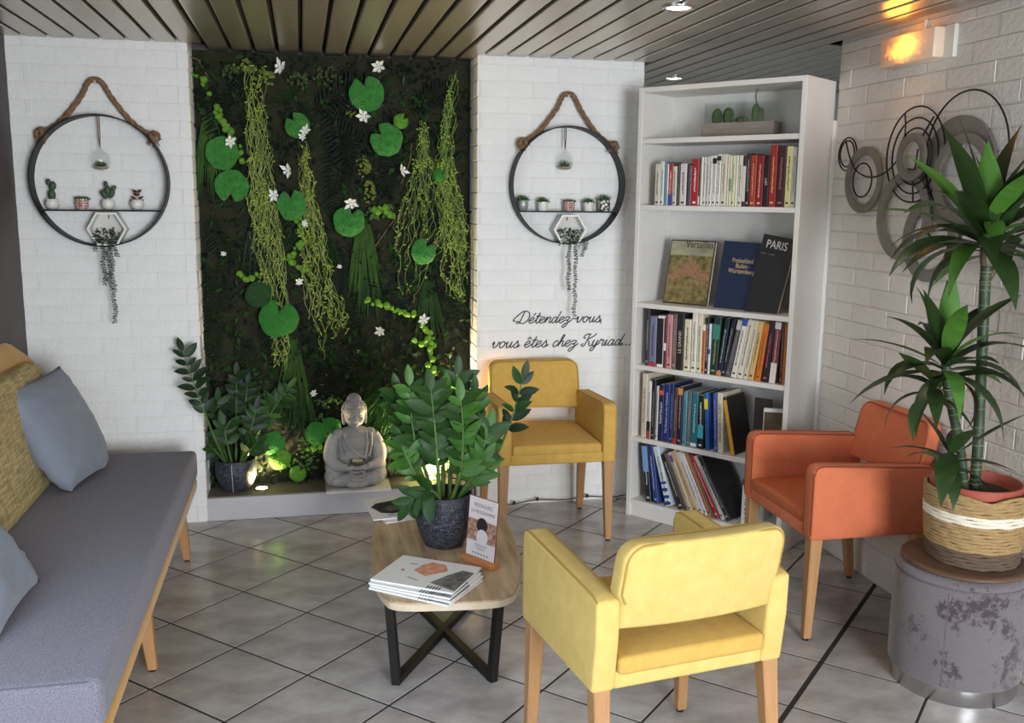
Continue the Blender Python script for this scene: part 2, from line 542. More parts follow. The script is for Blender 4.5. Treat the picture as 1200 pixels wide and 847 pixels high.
def tapered(mb, top, bot, ht, hb):
    vs = []
    for c, h in ((bot, hb), (top, ht)):
        vs += [(c[0] - h, c[1] - h, c[2]), (c[0] + h, c[1] - h, c[2]), (c[0] + h, c[1] + h, c[2]), (c[0] - h, c[1] + h, c[2])]
    bm = bmesh.new()
    V = [bm.verts.new(v) for v in vs]
    for f in ((3, 2, 1, 0), (4, 5, 6, 7), (0, 1, 5, 4), (1, 2, 6, 5), (2, 3, 7, 6), (3, 0, 4, 7)): bm.faces.new([V[i] for i in f])
    bmesh.ops.bevel(bm, geom=list(bm.edges), offset=0.003, segments=1, affect='EDGES')
    mb.addbm(bm)
    return mb
def soft(mb, lo, hi, r, seg=3, warp=None):
    bm = bmesh.new()
    bmesh.ops.create_cube(bm, size=1)
    S = [hi[i] - lo[i] for i in range(3)]; C = [(hi[i] + lo[i]) / 2 for i in range(3)]
    for v in bm.verts: v.co = Vector([v.co[i] * S[i] + C[i] for i in range(3)])
    bmesh.ops.bevel(bm, geom=list(bm.edges), offset=r, segments=seg, profile=0.5, affect='EDGES')
    if warp:
        bmesh.ops.subdivide_edges(bm, edges=[e for e in bm.edges if e.calc_length() > .08], cuts=5, use_grid_fill=True)
        for v in bm.verts: v.co = warp(v.co)
    mb.addbm(bm)
    return mb
CW, CD, CA = 0.267, 0.228, 0.37
def armchair(name, pose, label, fab, seat_fab, welt_fab, group=None):
    x, y, rz = pose
    t = empty(name, (x, y, 0), rz)
    tag(t, label, 'chair', group)
    def arm(s):
        b = MB()
        poly = [(-CD, CA), (CD - .004, CA), (CD + .012, .50), (CD + .014, .606), (CD - .02, .613), (-CD + .03, .634), (-CD + .008, .628), (-CD, .612)]
        bm = bmesh.new()
        x0, x1 = (CW - .062, CW) if s > 0 else (-CW, -CW + .062)
        A = [bm.verts.new((x0, p[0], p[1])) for p in poly]; B = [bm.verts.new((x1, p[0], p[1])) for p in poly]
        n = len(poly)
        bm.faces.new(A); bm.faces.new(B[::-1])
        for i in range(n): bm.faces.new((A[i], B[i], B[(i + 1) % n], A[(i + 1) % n]))
        bmesh.ops.recalc_face_normals(bm, faces=bm.faces)
        bmesh.ops.bevel(bm, geom=list(bm.edges), offset=0.010, segments=3, profile=0.5, affect='EDGES')
        b.addbm(bm)
        a = b.build('arm', fab, t, 50)
        w = MB()
        for xx in (x0 + .004, x1 - .004):
            w.tube([(xx, -CD + .002, CA + .02), (xx, -CD + .001, .60), (xx, -CD + .012, .626), (xx, -CD + .036, .6325), (xx, CD - .02, .6115), (xx, CD + .008, .602)], .0028, 6)
        w.build('piping', welt_fab, a, 60)
    arm(1); arm(-1)
    fr = MB()
    soft(fr, (-CW + .058, -CD + .003, CA + .001), (CW - .058, CD - .006, CA + .05), .008)
    fr.build('seat_frame', fab, t, 50)
    st = MB()
    def sw(c):
        k = max(0, 1 - (c.x / .2) ** 2) * max(0, 1 - (c.y / .24) ** 2)
        return Vector((c.x, c.y, c.z + (0.012 * k if c.z > .43 else 0)))
    soft(st, (-CW + .064, -CD + .001, CA + .042), (CW - .064, CD + .012, CA + .088), .012, 3, sw)
    st.build('seat_cushion', seat_fab, t, 50)
    bk = MB()
    def bw(c):
        k = (c.z - .52) / .24
        side = 1 - 0.02 * max(0, k) ** 2
        return Vector((c.x * side, c.y + .055 * k + 0.02 * (1 - (c.x / .22) ** 2) * (1 if c.y > CD else .8) - .012, c.z))
    bm = bmesh.new()
    W, z0, z1, r = .222, .53, .756, .045
    poly = [(-W + .012, z0), (W - .012, z0), (W - .012, .60), (W, .625)]
    for k in range(6):
        a = PI / 2 * k / 5; poly.append((W - r + r * math.cos(a), z1 - r + r * math.sin(a)))
    for k in range(6):
        a = PI / 2 + PI / 2 * k / 5; poly.append((-W + r + r * math.cos(a), z1 - r + r * math.sin(a)))
    poly += [(-W, .625), (-W + .012, .60)]
    # strips across so that the panel can curve
    n = len(poly)
    F = [bm.verts.new((p[0], CD - .035, p[1])) for p in poly]; G = [bm.verts.new((p[0], CD + .018, p[1])) for p in poly]
    bm.faces.new(F); bm.faces.new(G[::-1])
    for i in range(n): bm.faces.new((F[i], G[i], G[(i + 1) % n], F[(i + 1) % n]))
    bmesh.ops.recalc_face_normals(bm, faces=bm.faces)
    rim = [e for e in bm.edges if len(e.link_faces) == 2 and any(len(f.verts) > 4 for f in e.link_faces)]
    bmesh.ops.bevel(bm, geom=rim, offset=0.012, segments=3, profile=0.5, affect='EDGES')
    for xx in [-.18, -.135, -.09, -.045, 0, .045, .09, .135, .18]:
        bmesh.ops.bisect_plane(bm, geom=list(bm.verts) + list(bm.edges) + list(bm.faces), plane_co=(xx, 0, 0), plane_no=(1, 0, 0))
    for v in bm.verts: v.co = bw(v.co)
    bk.addbm(bm)
    back = bk.build('backrest', fab, t, 50)
    w = MB()
    for yy in (CD - .034, CD + .017):
        pts = [bw(Vector((p[0] * (1 - .008 / W), yy, p[1] - (.004 if p[1] > .65 else 0)))) for p in poly[2:-1]]
        w.tube(pts, .0026, 6)
    w.build('piping', welt_fab, back, 60)
    for sx, sy in ((-1, -1), (1, -1), (-1, 1), (1, 1)):
        tx, ty = sx * (CW - .03), sy * (CD - .03)
        bx, by = sx * (CW - .022), (-CD + .018 if sy < 0 else CD + .02)
        l = tapered(MB(), (tx, ty, CA + .012), (bx, by, .008), .0225, .0145).build('leg', M_wood, t)
        MB().lathe([(0, 0), (.011, 0), (.012, .008), (0, .008)], 12, (bx, by, 0)).build('glide', M_glide, l, 40)
    return t
M_welt_y = mat('dark_mustard_piping', (176, 140, 66), 0.8)
M_welt_o = mat('dark_orange_piping', (140, 62, 34), 0.7)
armchair('armchair', (1.069, 4.17, 0.0), 'mustard yellow armchair against the white wall under the lettering, facing the room', M_yel, M_yel, M_welt_y, None)
armchair('armchair', (0.869, 2.271, 3.292), 'straw yellow armchair seen from behind in the foreground', M_yel_light, M_yel, M_welt_y, None)
armchair('armchair', (1.909, 3.121, -1.582), 'burnt orange suede armchair between the bookcase and the dark grey pouf', M_org, M_org_seat, M_welt_o, None)

# ------------------------------------------------------------------ sofa
M_seat = mat('slate_grey_weave', (134, 131, 146), 0.95, col2=(98, 95, 110), scale=260, amount=0.35, detail=2, bump=0.5, bscale=500, sheen=0.2)
M_mus = mat('mustard_felt', (190, 142, 44), 0.85, col2=(176, 128, 36), scale=20, bump=0.2, bscale=300, sheen=0.2)
def tweed():
    m = mat('yellow_grey_tweed', (186, 166, 104), 0.9, bump=0.4, bscale=300)
    nt = m.node_tree; b = nt.nodes['Principled BSDF']
    tc = nt.nodes.new('ShaderNodeTexCoord')
    def band(stretch, sc):
        mp = nt.nodes.new('ShaderNodeMapping'); mp.inputs['Scale'].default_value = stretch
        n = nt.nodes.new('ShaderNodeTexNoise'); n.inputs['Scale'].default_value = sc; n.inputs['Detail'].default_value = 3
        nt.links.new(tc.outputs['Object'], mp.inputs['Vector']); nt.links.new(mp.outputs['Vector'], n.inputs['Vector'])
        return n.outputs['Fac']
    a, c = band((1, 1, 14), 12), band((1, 14, 1), 12)
    mx = nt.nodes.new('ShaderNodeMath'); mx.operation = 'ADD'
    nt.links.new(a, mx.inputs[0]); nt.links.new(c, mx.inputs[1])
    rp = nt.nodes.new('ShaderNodeValToRGB')
    rp.color_ramp.elements[0].position, rp.color_ramp.elements[1].position = .78, 1.22
    rp.color_ramp.elements[0].color, rp.color_ramp.elements[1].color = lin((150, 134, 92)), lin((212, 192, 136))
    h = nt.nodes.new('ShaderNodeMath'); h.operation = 'MULTIPLY'; h.inputs[1].default_value = 1.0
    nt.links.new(mx.outputs[0], h.inputs[0])
    rp.color_ramp.elements[0].position, rp.color_ramp.elements[1].position = .42, .60
    h.inputs[1].default_value = .5
    nt.links.new(h.outputs[0], rp.inputs['Fac']); nt.links.new(rp.outputs['Color'], b.inputs['Base Color'])
    return m
M_tweed = tweed()
sofa = empty('sofa', (-.84, 3.2, 0))
tag(sofa, 'long sofa with slate grey seat, mustard shell and yellow tweed back along the left wall', 'sofa')
so = Vector((-.84, 3.2, 0))
def rel(p): return Vector(p) - so
SY0, SY1 = 2.2, 4.275
b = MB()
def sofa_warp(c):
    return c
bm = bmesh.new(); bmesh.ops.create_cube(bm, size=1)
for v in bm.verts: v.co = Vector(((-1.12 if v.co.x < 0 else -.475) + .84, (SY0 if v.co.y < 0 else SY1) - 3.2, .30 if v.co.z < 0 else .422))
bmesh.ops.bevel(bm, geom=list(bm.edges), offset=.022, segments=4, profile=0.5, affect='EDGES')
b.addbm(bm)
seat = b.build('seat_cushion', M_seat, sofa, 50)
w = MB()
x_, z_ = -.48 + .84, .4165
w.tube([(-.2, SY1 - 3.2 - .008, z_), (x_ - .03, SY1 - 3.2 - .008, z_), (x_ - .006, SY1 - 3.2 - .03, z_ - .001), (x_ - .006, SY0 - 3.2 + .03, z_ - .001), (x_ - .03, SY0 - 3.2 + .008, z_), (-.2, SY0 - 3.2 + .008, z_)], .0022, 6)
w.build('piping', mat('slate_piping', (86, 86, 98), .9), seat, 60)
MB().rbox((-.80 + .84, (SY0 + SY1) / 2 - 3.2, .272), (.64, SY1 - SY0 - .01, .05), .012, 3).build('base_frame', M_mus, sofa, 50)
for (lx, ly, ox, oy) in ((-.53, 4.02, .02, .03), (-.53, 3.08, .02, .0), (-.53, 2.42, .02, -.03), (-1.06, 4.02, -.02, .03), (-1.06, 2.42, -.02, -.03)):
    l = MB()
    tapered(l, (lx + .84, ly - 3.2, .252), (lx + ox + .84, ly + oy - 3.2, .006), .024, .015)
    lo = l.build('leg', M_wood, sofa)
    MB().lathe([(0, 0), (.012, 0), (.013, .007), (0, .007)], 12, (lx + ox + .84, ly + oy - 3.2, 0)).build('glide', M_glide, lo, 40)
# curved mustard shell behind the back cushion
prof = [(-1.185, .25), (-1.19, .60), (-1.185, .87), (-1.165, .935), (-1.13, .955), (-1.10, .93), (-1.095, .80), (-1.10, .55), (-1.09, .25)]
bm = bmesh.new()
ys = [SY0 + .02 + (4.245 - SY0 - .02) * (1 - (1 - k / 30) ** 2) for k in range(31)]
rings = []
for yy in ys:
    dend = 4.245 - yy
    k = 1.0
    if dend < .30: k = math.sqrt(max(0.0, 1 - (1 - dend / .30) ** 2))
    fwd = .07 * math.exp(-(dend / .16) ** 2)
    ring = []
    for (px, pz) in prof:
        z = .26 + (pz - .26) * (.30 + .70 * k) if pz > .26 else pz
        ring.append(bm.verts.new((px + fwd + .84, yy - 3.2, z)))
    rings.append(ring)
for a, c in zip(rings, rings[1:]):
    for i in range(len(prof)):
        j = (i + 1) % len(prof)
        bm.faces.new((a[i], a[j], c[j], c[i]))
bm.faces.new(rings[0]); bm.faces.new(rings[-1][::-1])
bmesh.ops.recalc_face_normals(bm, faces=bm.faces)
MB().addbm(bm).build('back_shell', M_mus, sofa, 60)
# tweed back cushion, leaning
bm = bmesh.new(); bmesh.ops.create_cube(bm, size=1)
y0, y1 = SY0 + .06, 4.12
for v in bm.verts: v.co = Vector((v.co.x * .12, v.co.y * (y1 - y0), v.co.z * .47))
bmesh.ops.bevel(bm, geom=list(bm.edges), offset=.04, segments=4, profile=0.5, affect='EDGES')
for v in bm.verts:
    if v.co.z > .16 and v.co.y > 0: v.co.y -= .10 * ((v.co.z - .16) / .08) ** 2 * (1 if v.co.y > .7 else 0)
MB().addbm(bm, rel((-1.055, (y0 + y1) / 2, .635)), None, (0, -.17, 0)).build('back_cushion', M_tweed, sofa, 60)

# loose cushions
def cushion_mesh(name, w, h, t, m, seed, slump=.16):
    N = 26
    vs, fs = [], []
    for s in (1, -1):
        for i in range(N + 1):
            for j in range(N + 1):
                u, v = i / N * 2 - 1, j / N * 2 - 1
                e = max(0, (1 - abs(u) ** 2.6)) ** .55 * max(0, (1 - abs(v) ** 2.6)) ** .55
                pin = 1 - .07 * (1 - abs(u) ** 2) * abs(v) ** 3
                pin2 = 1 - .07 * (1 - abs(v) ** 2) * abs(u) ** 3
                wr = noise.noise(Vector((u * 2.2 + seed, v * 5, s))) * .014 + noise.noise(Vector((u * 4, v * 13 + seed + u * 3, s * 2))) * .010
                low = .5 + .5 * max(0, -v)
                if v < 0: pin2 *= 1 - slump * abs(v) ** 3 * abs(u) ** 2
                vs.append((u * w / 2 * pin2, s * (t / 2 * e + wr * min(1, e * 3) * low), v * h / 2 * pin))
    M1 = (N + 1) ** 2
    for s in range(2):
        for i in range(N):
            for j in range(N):
                a = s * M1 + i * (N + 1) + j
                q = (a, a + N + 1, a + N + 2, a + 1)
                fs.append(q if s == 0 else q[::-1])
    b = MB(); b.add(vs, fs)
    me = b.mesh(name, m)
    bm = bmesh.new(); bm.from_mesh(me); bmesh.ops.remove_doubles(bm, verts=bm.verts, dist=.0008)
    bmesh.ops.recalc_face_normals(bm, faces=bm.faces); bm.to_mesh(me); bm.free()
    for p in me.polygons: p.use_smooth = True
    return me
M_pil = mat('blue_grey_cotton', (126, 133, 146), 0.9, col2=(116, 123, 137), scale=6, bump=0.25, bscale=350, sheen=0.15)
def place_frame(o, c, ux, uz):
    ux = Vector(ux).normalized(); uz = Vector(uz); uz = (uz - ux * uz.dot(ux)).normalized(); uy = uz.cross(ux)
    o.matrix_world = Matrix(((ux.x, uy.x, uz.x, c[0]), (ux.y, uy.y, uz.y, c[1]), (ux.z, uy.z, uz.z, c[2]), (0, 0, 0, 1)))
p1 = link('throw_cushion', cushion_mesh('throw_cushion', .47, .45, .15, M_pil, 1.3, .40))
place_frame(p1, (-.928, 3.875, .628), (-.22, -.975, -.02), (-.46, -.06, .89))
tag(p1, 'blue grey throw cushion leaning on the tweed back at the far end of the sofa', 'cushion')
p2 = link('throw_cushion', cushion_mesh('throw_cushion', .44, .43, .12, M_pil, 7.7, .05))
place_frame(p2, (-.885, 2.635, .600), (.0, -1, .0), (-.565, .02, .82))
tag(p2, 'blue grey throw cushion cut off by the left picture edge, near end of the sofa', 'cushion')

# ------------------------------------------------------------------ coffee table
M_top = mat('washed_mango_wood', (204, 182, 150), 0.5, col2=(150, 122, 90), scale=2.6, amount=0.42, stretch=(14, 1.2, 1), detail=7, bump=0.06, bscale=30)
M_edge = mat('pale_bark_edge', (208, 194, 172), 0.6, col2=(190, 172, 146), scale=20)
M_iron = mat('black_iron', (30, 29, 28), 0.5, 0.5, col2=(40, 36, 32), scale=12)
TH = .31
tbl = empty('coffee_table', (.46, 3.2, 0))
tag(tbl, 'low coffee table with pale wood top and crossed black metal legs in the room centre', 'table')
out = [(.222, 2.80), (.245, 2.765), (.30, 2.745), (.43, 2.728), (.535, 2.722), (.585, 2.735), (.625, 2.78), (.672, 2.92), (.702, 3.06), (.722, 3.25), (.728, 3.45), (.722, 3.56), (.70, 3.66), (.672, 3.715), (.62, 3.742), (.50, 3.755), (.38, 3.75), (.32, 3.73), (.285, 3.66), (.248, 3.52), (.222, 3.38), (.202, 3.2), (.196, 3.05), (.202, 2.90)]
oc = cr([(x - .46, y - 3.2, 0) for x, y in out], 3, True)
def plate(pts, z0, z1, bev, name, m, parent):
    bm = bmesh.new()
    A = [bm.verts.new((p[0], p[1], z0)) for p in pts]; B = [bm.verts.new((p[0], p[1], z1)) for p in pts]
    n = len(pts)
    top = bm.faces.new(B); bm.faces.new(A[::-1])
    for i in range(n): bm.faces.new((A[i], A[(i + 1) % n], B[(i + 1) % n], B[i]))
    bmesh.ops.bevel(bm, geom=list(top.edges), offset=bev, segments=2, affect='EDGES')
    return MB().addbm(bm).build(name, m, parent, 40)
tt = plate([tuple(p) for p in oc], TH - .028, TH, .004, 'tabletop', M_top, tbl)
rimb = MB()
n = len(oc)
vs = []
for p in oc:
    d = Vector((p[0], p[1], 0)).normalized() * .0015
    vs += [(p[0] + d.x, p[1] + d.y, TH - .027), (p[0] + d.x, p[1] + d.y, TH - .005)]
rimb.add(vs, [(2 * i, 2 * ((i + 1) % n), 2 * ((i + 1) % n) + 1, 2 * i + 1) for i in range(n)])
rimb.build('edge_band', M_edge, tbl, 60)
ft = [(.256, 2.842), (.556, 2.802), (.655, 3.50), (.345, 3.545)]
tp = [(.236, 2.85), (.58, 2.812), (.675, 3.50), (.325, 3.54)]
def bar(mb, a, b_, w, d=None):
    a, b_ = Vector(a), Vector(b_); dd = b_ - a
    M = Matrix.Translation((a + b_) / 2) @ dd.to_track_quat('Z', 'Y').to_matrix().to_4x4()
    return mb.box((0, 0, 0), (w, d or w, dd.length), M)
cc = Vector((.46, 3.2, 0))
for (fx, fy), (tx, ty) in zip(ft, tp):
    bar(MB(), Vector((fx, fy, 0.0)) - cc, Vector((tx, ty, TH - .028)) - cc, .026).build('leg', M_iron, tbl)
for a, c in ((0, 2), (1, 3)):
    bar(MB(), Vector((*ft[a], .013 + .0005 * a)) - cc, Vector((*ft[c], .013 + .0005 * a)) - cc, .026, .024).build('floor_bar', M_iron, tbl)
for a, c in ((0, 2), (1, 3)):
    bar(MB(), Vector((*tp[a], TH - .036 - .001 * a)) - cc, Vector((*tp[c], TH - .036 - .001 * a)) - cc, .02, .014).build('top_bar', M_iron, tbl)

# ------------------------------------------------------------------ pouf
M_velvet = mat('worn_grey_velvet', (94, 88, 92), 0.85, col2=(112, 106, 109), scale=4, amount=0.6, detail=6, bump=0.3, bscale=200, sheen=0.4)
def blotch(m):
    nt = m.node_tree; b = nt.nodes['Principled BSDF']
    src = b.inputs['Base Color'].links[0].from_socket
    tc = nt.nodes.new('ShaderNodeTexCoord')
    n1 = nt.nodes.new('ShaderNodeTexNoise'); n1.inputs['Scale'].default_value = 40; n1.inputs['Detail'].default_value = 6; n1.inputs['Roughness'].default_value = .75
    n2 = nt.nodes.new('ShaderNodeTexNoise'); n2.inputs['Scale'].default_value = 6; n2.inputs['Detail'].default_value = 2
    for n in (n1, n2): nt.links.new(tc.outputs['Object'], n.inputs['Vector'])
    mu = nt.nodes.new('ShaderNodeMath'); mu.operation = 'MULTIPLY'
    nt.links.new(n1.outputs['Fac'], mu.inputs[0]); nt.links.new(n2.outputs['Fac'], mu.inputs[1])
    rp = nt.nodes.new('ShaderNodeValToRGB'); rp.color_ramp.elements[0].position = .285; rp.color_ramp.elements[1].position = .33
    nt.links.new(mu.outputs[0], rp.inputs['Fac'])
    mx = nt.nodes.new('ShaderNodeMixRGB'); mx.inputs['Color2'].default_value = lin((62, 50, 54))
    nt.links.new(rp.outputs['Color'], mx.inputs['Fac']); nt.links.new(src, mx.inputs['Color1']); nt.links.new(mx.outputs['Color'], b.inputs['Base Color'])
blotch(M_velvet)
PC, PR = (2.022, 2.53), .198
pf = empty('pouf', (PC[0], PC[1], 0))
tag(pf, 'round pouf in worn grey velvet with a brushed metal base, at the right edge', 'pouf')
MB().lathe([(0, .055), (PR - .004, .055), (PR, .062), (PR + .001, .2), (PR, .36), (PR - .006, .372), (PR - .004, .376), (PR - .004, .384), (PR - .012, .394), (PR - .03, .398), (0, .40)], 72).build('body', M_velvet, pf, 40)
M_steel = mat('brushed_steel', (190, 188, 188), 0.28, 1.0, bump=.02, bscale=40, stretch=(1, 1, 30))
MB().lathe([(0, .0), (PR - .012, .0), (PR - .010, .004), (PR - .010, .056), (0, .056)], 72).build('metal_base', M_steel, pf, 40)
sb = MB()
sb.tube([(PR * math.cos(3.9) * 1.001, PR * math.sin(3.9) * 1.001, .06 + k * .03) for k in range(11)], .0016, 6)
sb.tube([((PR - .003) * math.cos(2 * PI * k / 72), (PR - .003) * math.sin(2 * PI * k / 72), .374) for k in range(72)], .002, 6, True)
sb.build('seam', mat('seam_grey', (92, 86, 92), .9), pf, 60)
# ------------------------------------------------------------------ bookcase
BO = Vector((1.512, 4.288, 0)); BA = math.atan2(-.802, .597)
BU, BV = Vector((math.cos(BA), math.sin(BA), 0)), Vector((-math.sin(BA), math.cos(BA), 0))
M_lam = mat('white_laminate', (220, 217, 212), 0.4, bump=.01, bscale=20)
M_lam_back = mat('white_back_board', (210, 207, 202), 0.55)
BW, BD, BH, BT = .805, .28, 2.02, .022
bc = empty('bookcase', BO, BA)
tag(bc, 'tall white bookcase of six shelves standing at an angle in the right corner', 'bookcase')
def panel(name, lo, hi, m=M_lam):
    return MB().rbox([(lo[i] + hi[i]) / 2 for i in range(3)], [hi[i] - lo[i] for i in range(3)], .0012, 1).build(name, m, bc)
panel('side_panel', (0, 0, 0), (BT, BD, BH)); panel('side_panel', (BW - BT, 0, 0), (BW, BD, BH))
panel('top_panel', (BT, 0, BH - BT), (BW - BT, BD, BH))
panel('back_panel', (BT, BD - .006, .0), (BW - BT, BD, BH - BT), M_lam_back)
panel('plinth_board', (BT, .012, 0), (BW - BT, .028, .062))
SH = {1: 1.7935, 2: 1.4955, 3: 1.0425, 4: .748, 5: .3965, 6: .084}
for k in (1, 2, 3, 4, 5): panel('shelf', (BT, .004, SH[k] - BT), (BW - BT, BD - .007, SH[k]))
panel('bottom_shelf', (BT, .002, SH[6] - BT), (BW - BT, BD - .007, SH[6]))
ph = MB()
for s in (BT + .0004, BW - BT - .0004):
    for k in range(24):
        for d in (.04, .23):
            ph.lathe([(0, 0), (.0022, 0)], 6, (0, 0, 0), Matrix.Translation((s, d, .25 + k * .066)) @ Matrix.Rotation(PI / 2 if s < .1 else -PI / 2, 4, 'Y'))
o = ph.build('peg_hole', mat('peg_hole_shadow_grey', (120, 118, 114), .9), bc); o['kind'] = 'stuff'

def bu(px, py):
    """distance along the bookcase front of what shows at this point of its front plane"""
    v = ray(px, py); t = (BO - C0).dot(BV) / v.dot(BV)
    return (C0 + v * t - BO).dot(BU)
def bz(px, py):
    v = ray(px, py); t = (BO - C0).dot(BV) / v.dot(BV)
    return (C0 + v * t).z

M_pages = mat('book_pages', (226, 218, 200), 0.85, col2=(206, 198, 180), scale=60, stretch=(30, 1, 1))
ORD = ['first', 'second', 'third', 'fourth', 'fifth', 'sixth', 'seventh', 'eighth', 'ninth', 'tenth', 'eleventh', 'twelfth', 'thirteenth', 'fourteenth', 'fifteenth', 'sixteenth', 'seventeenth', 'eighteenth', 'nineteenth', 'twentieth',
       'twenty-first', 'twenty-second', 'twenty-third', 'twenty-fourth', 'twenty-fifth', 'twenty-sixth', 'twenty-seventh', 'twenty-eighth', 'twenty-ninth', 'thirtieth', 'thirty-first', 'thirty-second', 'thirty-third']
def cover_mat(c):
    return mat('book_cover_%d_%d_%d' % c, c, 0.5, col2=tuple(max(0, int(v * .9)) for v in c), scale=18, bump=.03, bscale=80)
def ink_mat(c):
    return mat('book_print_%d_%d_%d' % c, c, 0.55)
def book(u, front, z, w, h, d, col, lean=0.0, label='', group=None, bands=(), ink=(40, 36, 34), title=None, marks=True, hard=False, seed=0, yaw=0.0, name='book'):
    """u: left foot of the spine, front: spine distance behind the shelf edge, lean>0 tips the head to the left"""
    rnd = random.Random(seed * 7 + int(u * 1000))
    e = empty(name)
    Mx = Matrix.Translation(BO) @ Matrix.Rotation(BA, 4, 'Z') @ Matrix.Translation((u, front, z)) @ Matrix.Rotation(-lean, 4, 'Y') @ Matrix.Rotation(yaw, 4, 'Z')
    e.matrix_world = Mx
    tag(e, label, 'book', group)
    t = .0022 if not hard else .003
    rr = min(.003, w * .3)
    prof = [(w / 2, d), (0, d), (0, rr), (rr, 0), (w - rr, 0), (w, rr), (w, d), (w - t, d), (w - t, t + rr), (w - t - rr * .6, t), (t + rr * .6, t), (t, t + rr), (t, d)][1:]
    # cover as one C-shaped shell
    b = MB(); b.prism([(p[0], p[1]) for p in prof], 0, h, 'z')
    b.build('cover', cover_mat(col), e)
    ins = .003 if hard else .0008
    MB().box((w / 2, (t + d - ins) / 2, h / 2), (w - 2 * t, d - ins - t, h - 2 * ins)).build('pages', M_pages, e)
    for (z0, z1, c) in bands:
        MB().box((w / 2, -.0003, h * (z0 + z1) / 2), (w * .98, .0012, h * (z1 - z0))).build('spine_label', ink_mat(c), e)
    if title:
        size = min(w * .62, h * .9 / max(1, len(title)) / .58)
        me = text_mesh('spine_title', title, size, ink_mat(ink), 'CENTER', .0003)
        link('spine_title', me, e, (w / 2 + size * .33, -.0006, h * .5), None).rotation_euler = Euler((PI / 2, 0, 0)).to_matrix().to_4x4().to_euler()
        o = e.children[-1]
        o.matrix_local = Matrix.Translation((w / 2 - size * .33 if True else 0, -.0006, h * .5)) @ Matrix.Rotation(-PI / 2, 4, 'Y') @ Matrix.Rotation(PI / 2, 4, 'X') if False else Matrix(((0, -1, 0, w / 2 + size * .33), (0, 0, -1, -.0008), (1, 0, 0, h * .5), (0, 0, 0, 1)))
    elif marks and w > .012:
        # rows of tiny printed strokes too small to read
        pm = MB(); zz = h * rnd.uniform(.18, .3)
        while zz < h * rnd.uniform(.78, .9):
            L = rnd.uniform(.003, .007)
            pm.box((w * rnd.uniform(.45, .55), -.0002, zz + L / 2), (w * rnd.uniform(.14, .24), .0008, L)); zz += L + rnd.uniform(.0015, .004)
        pm.box((w / 2, -.0002, h * .07), (w * .45, .0008, .008))
        pm.build('spine_print', ink_mat(ink), e)['kind'] = 'stuff'
    return e
W_, K_ = (226, 224, 216), (34, 30, 30)
def outline(u, w, h, lean):
    """spine rectangle of a book standing on its lower corner at height 0"""
    c, n = math.cos(lean), math.sin(lean)
    q = [(0, 0), (w * c, w * n), (w * c - h * n, w * n + h * c), (-h * n, h * c)]
    z0 = min(p[1] for p in q)
    return [(u + p[0], p[1] - z0) for p in q], -z0
def extent(q, z):
    xs = []
    for i in range(4):
        (x0, z0), (x1, z1) = q[i], q[(i + 1) % 4]
        if abs(z1 - z0) < 1e-9:
            if abs(z - z0) < 1e-6: xs += [x0, x1]
        elif min(z0, z1) - 1e-9 <= z <= max(z0, z1) + 1e-9: xs.append(x0 + (x1 - x0) * (z - z0) / (z1 - z0))
    return (min(xs), max(xs)) if xs else None
def crop_row(rows, sx, ox, sy, oy, shelf, ybase, zone, group, limit=None):
    """rows: (left, right, top, colour, ...) measured in an enlargement of the shelf"""
    limit = limit or BW - BT - .003
    raw = []
    for i, r in enumerate(rows):
        l, rt, top, col, txt = r[:5]
        kw = dict(r[5]) if len(r) > 5 else {}
        yb = oy + (ybase[0] + (ybase[1] - ybase[0]) * (l - rows[0][0]) / (rows[-1][0] - rows[0][0])) / sy
        lean = kw.pop('lean', 0.0)
        hgt = max(.10, bz(ox + l / sx, oy + top / sy) - SH[shelf]) / max(.5, math.cos(lean))
        room = [0, .24, .28, .44, .285, .34, .30][shelf]
        hgt = min(hgt, (room - .016 - .03 * abs(math.sin(lean))) / math.cos(lean) if lean else room - .014)
        raw.append((bu(ox + l / sx, yb), bu(ox + rt / sx, yb), hgt, lean, col, txt, kw))
    s = 1.0
    u_first = max(BT + .004, raw[0][0])
    for it in range(60):
        placed = []
        prev = [(0, 0), (BT + .0005, 0), (BT + .0005, .5), (0, .5)]
        for (a0, a1, hgt, lean, col, txt, kw) in raw:
            w = max(.006, (a1 - a0) * s * math.cos(lean) - .0006)
            u = u_first + (a0 - raw[0][0]) * s
            q, lift = outline(u, w, hgt, lean)
            need = -9
            zs = [k * .5 / 100 for k in range(101)] + [p[1] for p in q] + [p[1] for p in prev]
            for z in zs:
                e0, e1 = extent(prev, z), extent(q, z)
                if e0 and e1: need = max(need, e0[1] - e1[0] + .0005)
            if need > 0 or (lean and it >= 0 and need > -.02):
                u += need; q, lift = outline(u, w, hgt, lean)
            placed.append((u, w, hgt, lean, lift, col, txt, kw)); prev = q
        right = max(max(p[0] for p in outline(*pl_[:4])[0]) for pl_ in placed)
        if right <= limit: break
        s *= .985
    for i, (u, w, hgt, lean, lift, col, txt, kw) in enumerate(placed):
        kw = dict(kw); d = kw.pop('d', .135 if hgt < .24 else .17)
        book(u, .02 + kw.pop('front', .0), SH[shelf] + .0004 + lift, w, hgt, d, col, lean, '%s, %s from left, %s' % (txt, ORD[i], zone), group, seed=i + shelf * 50, **kw)
    return right
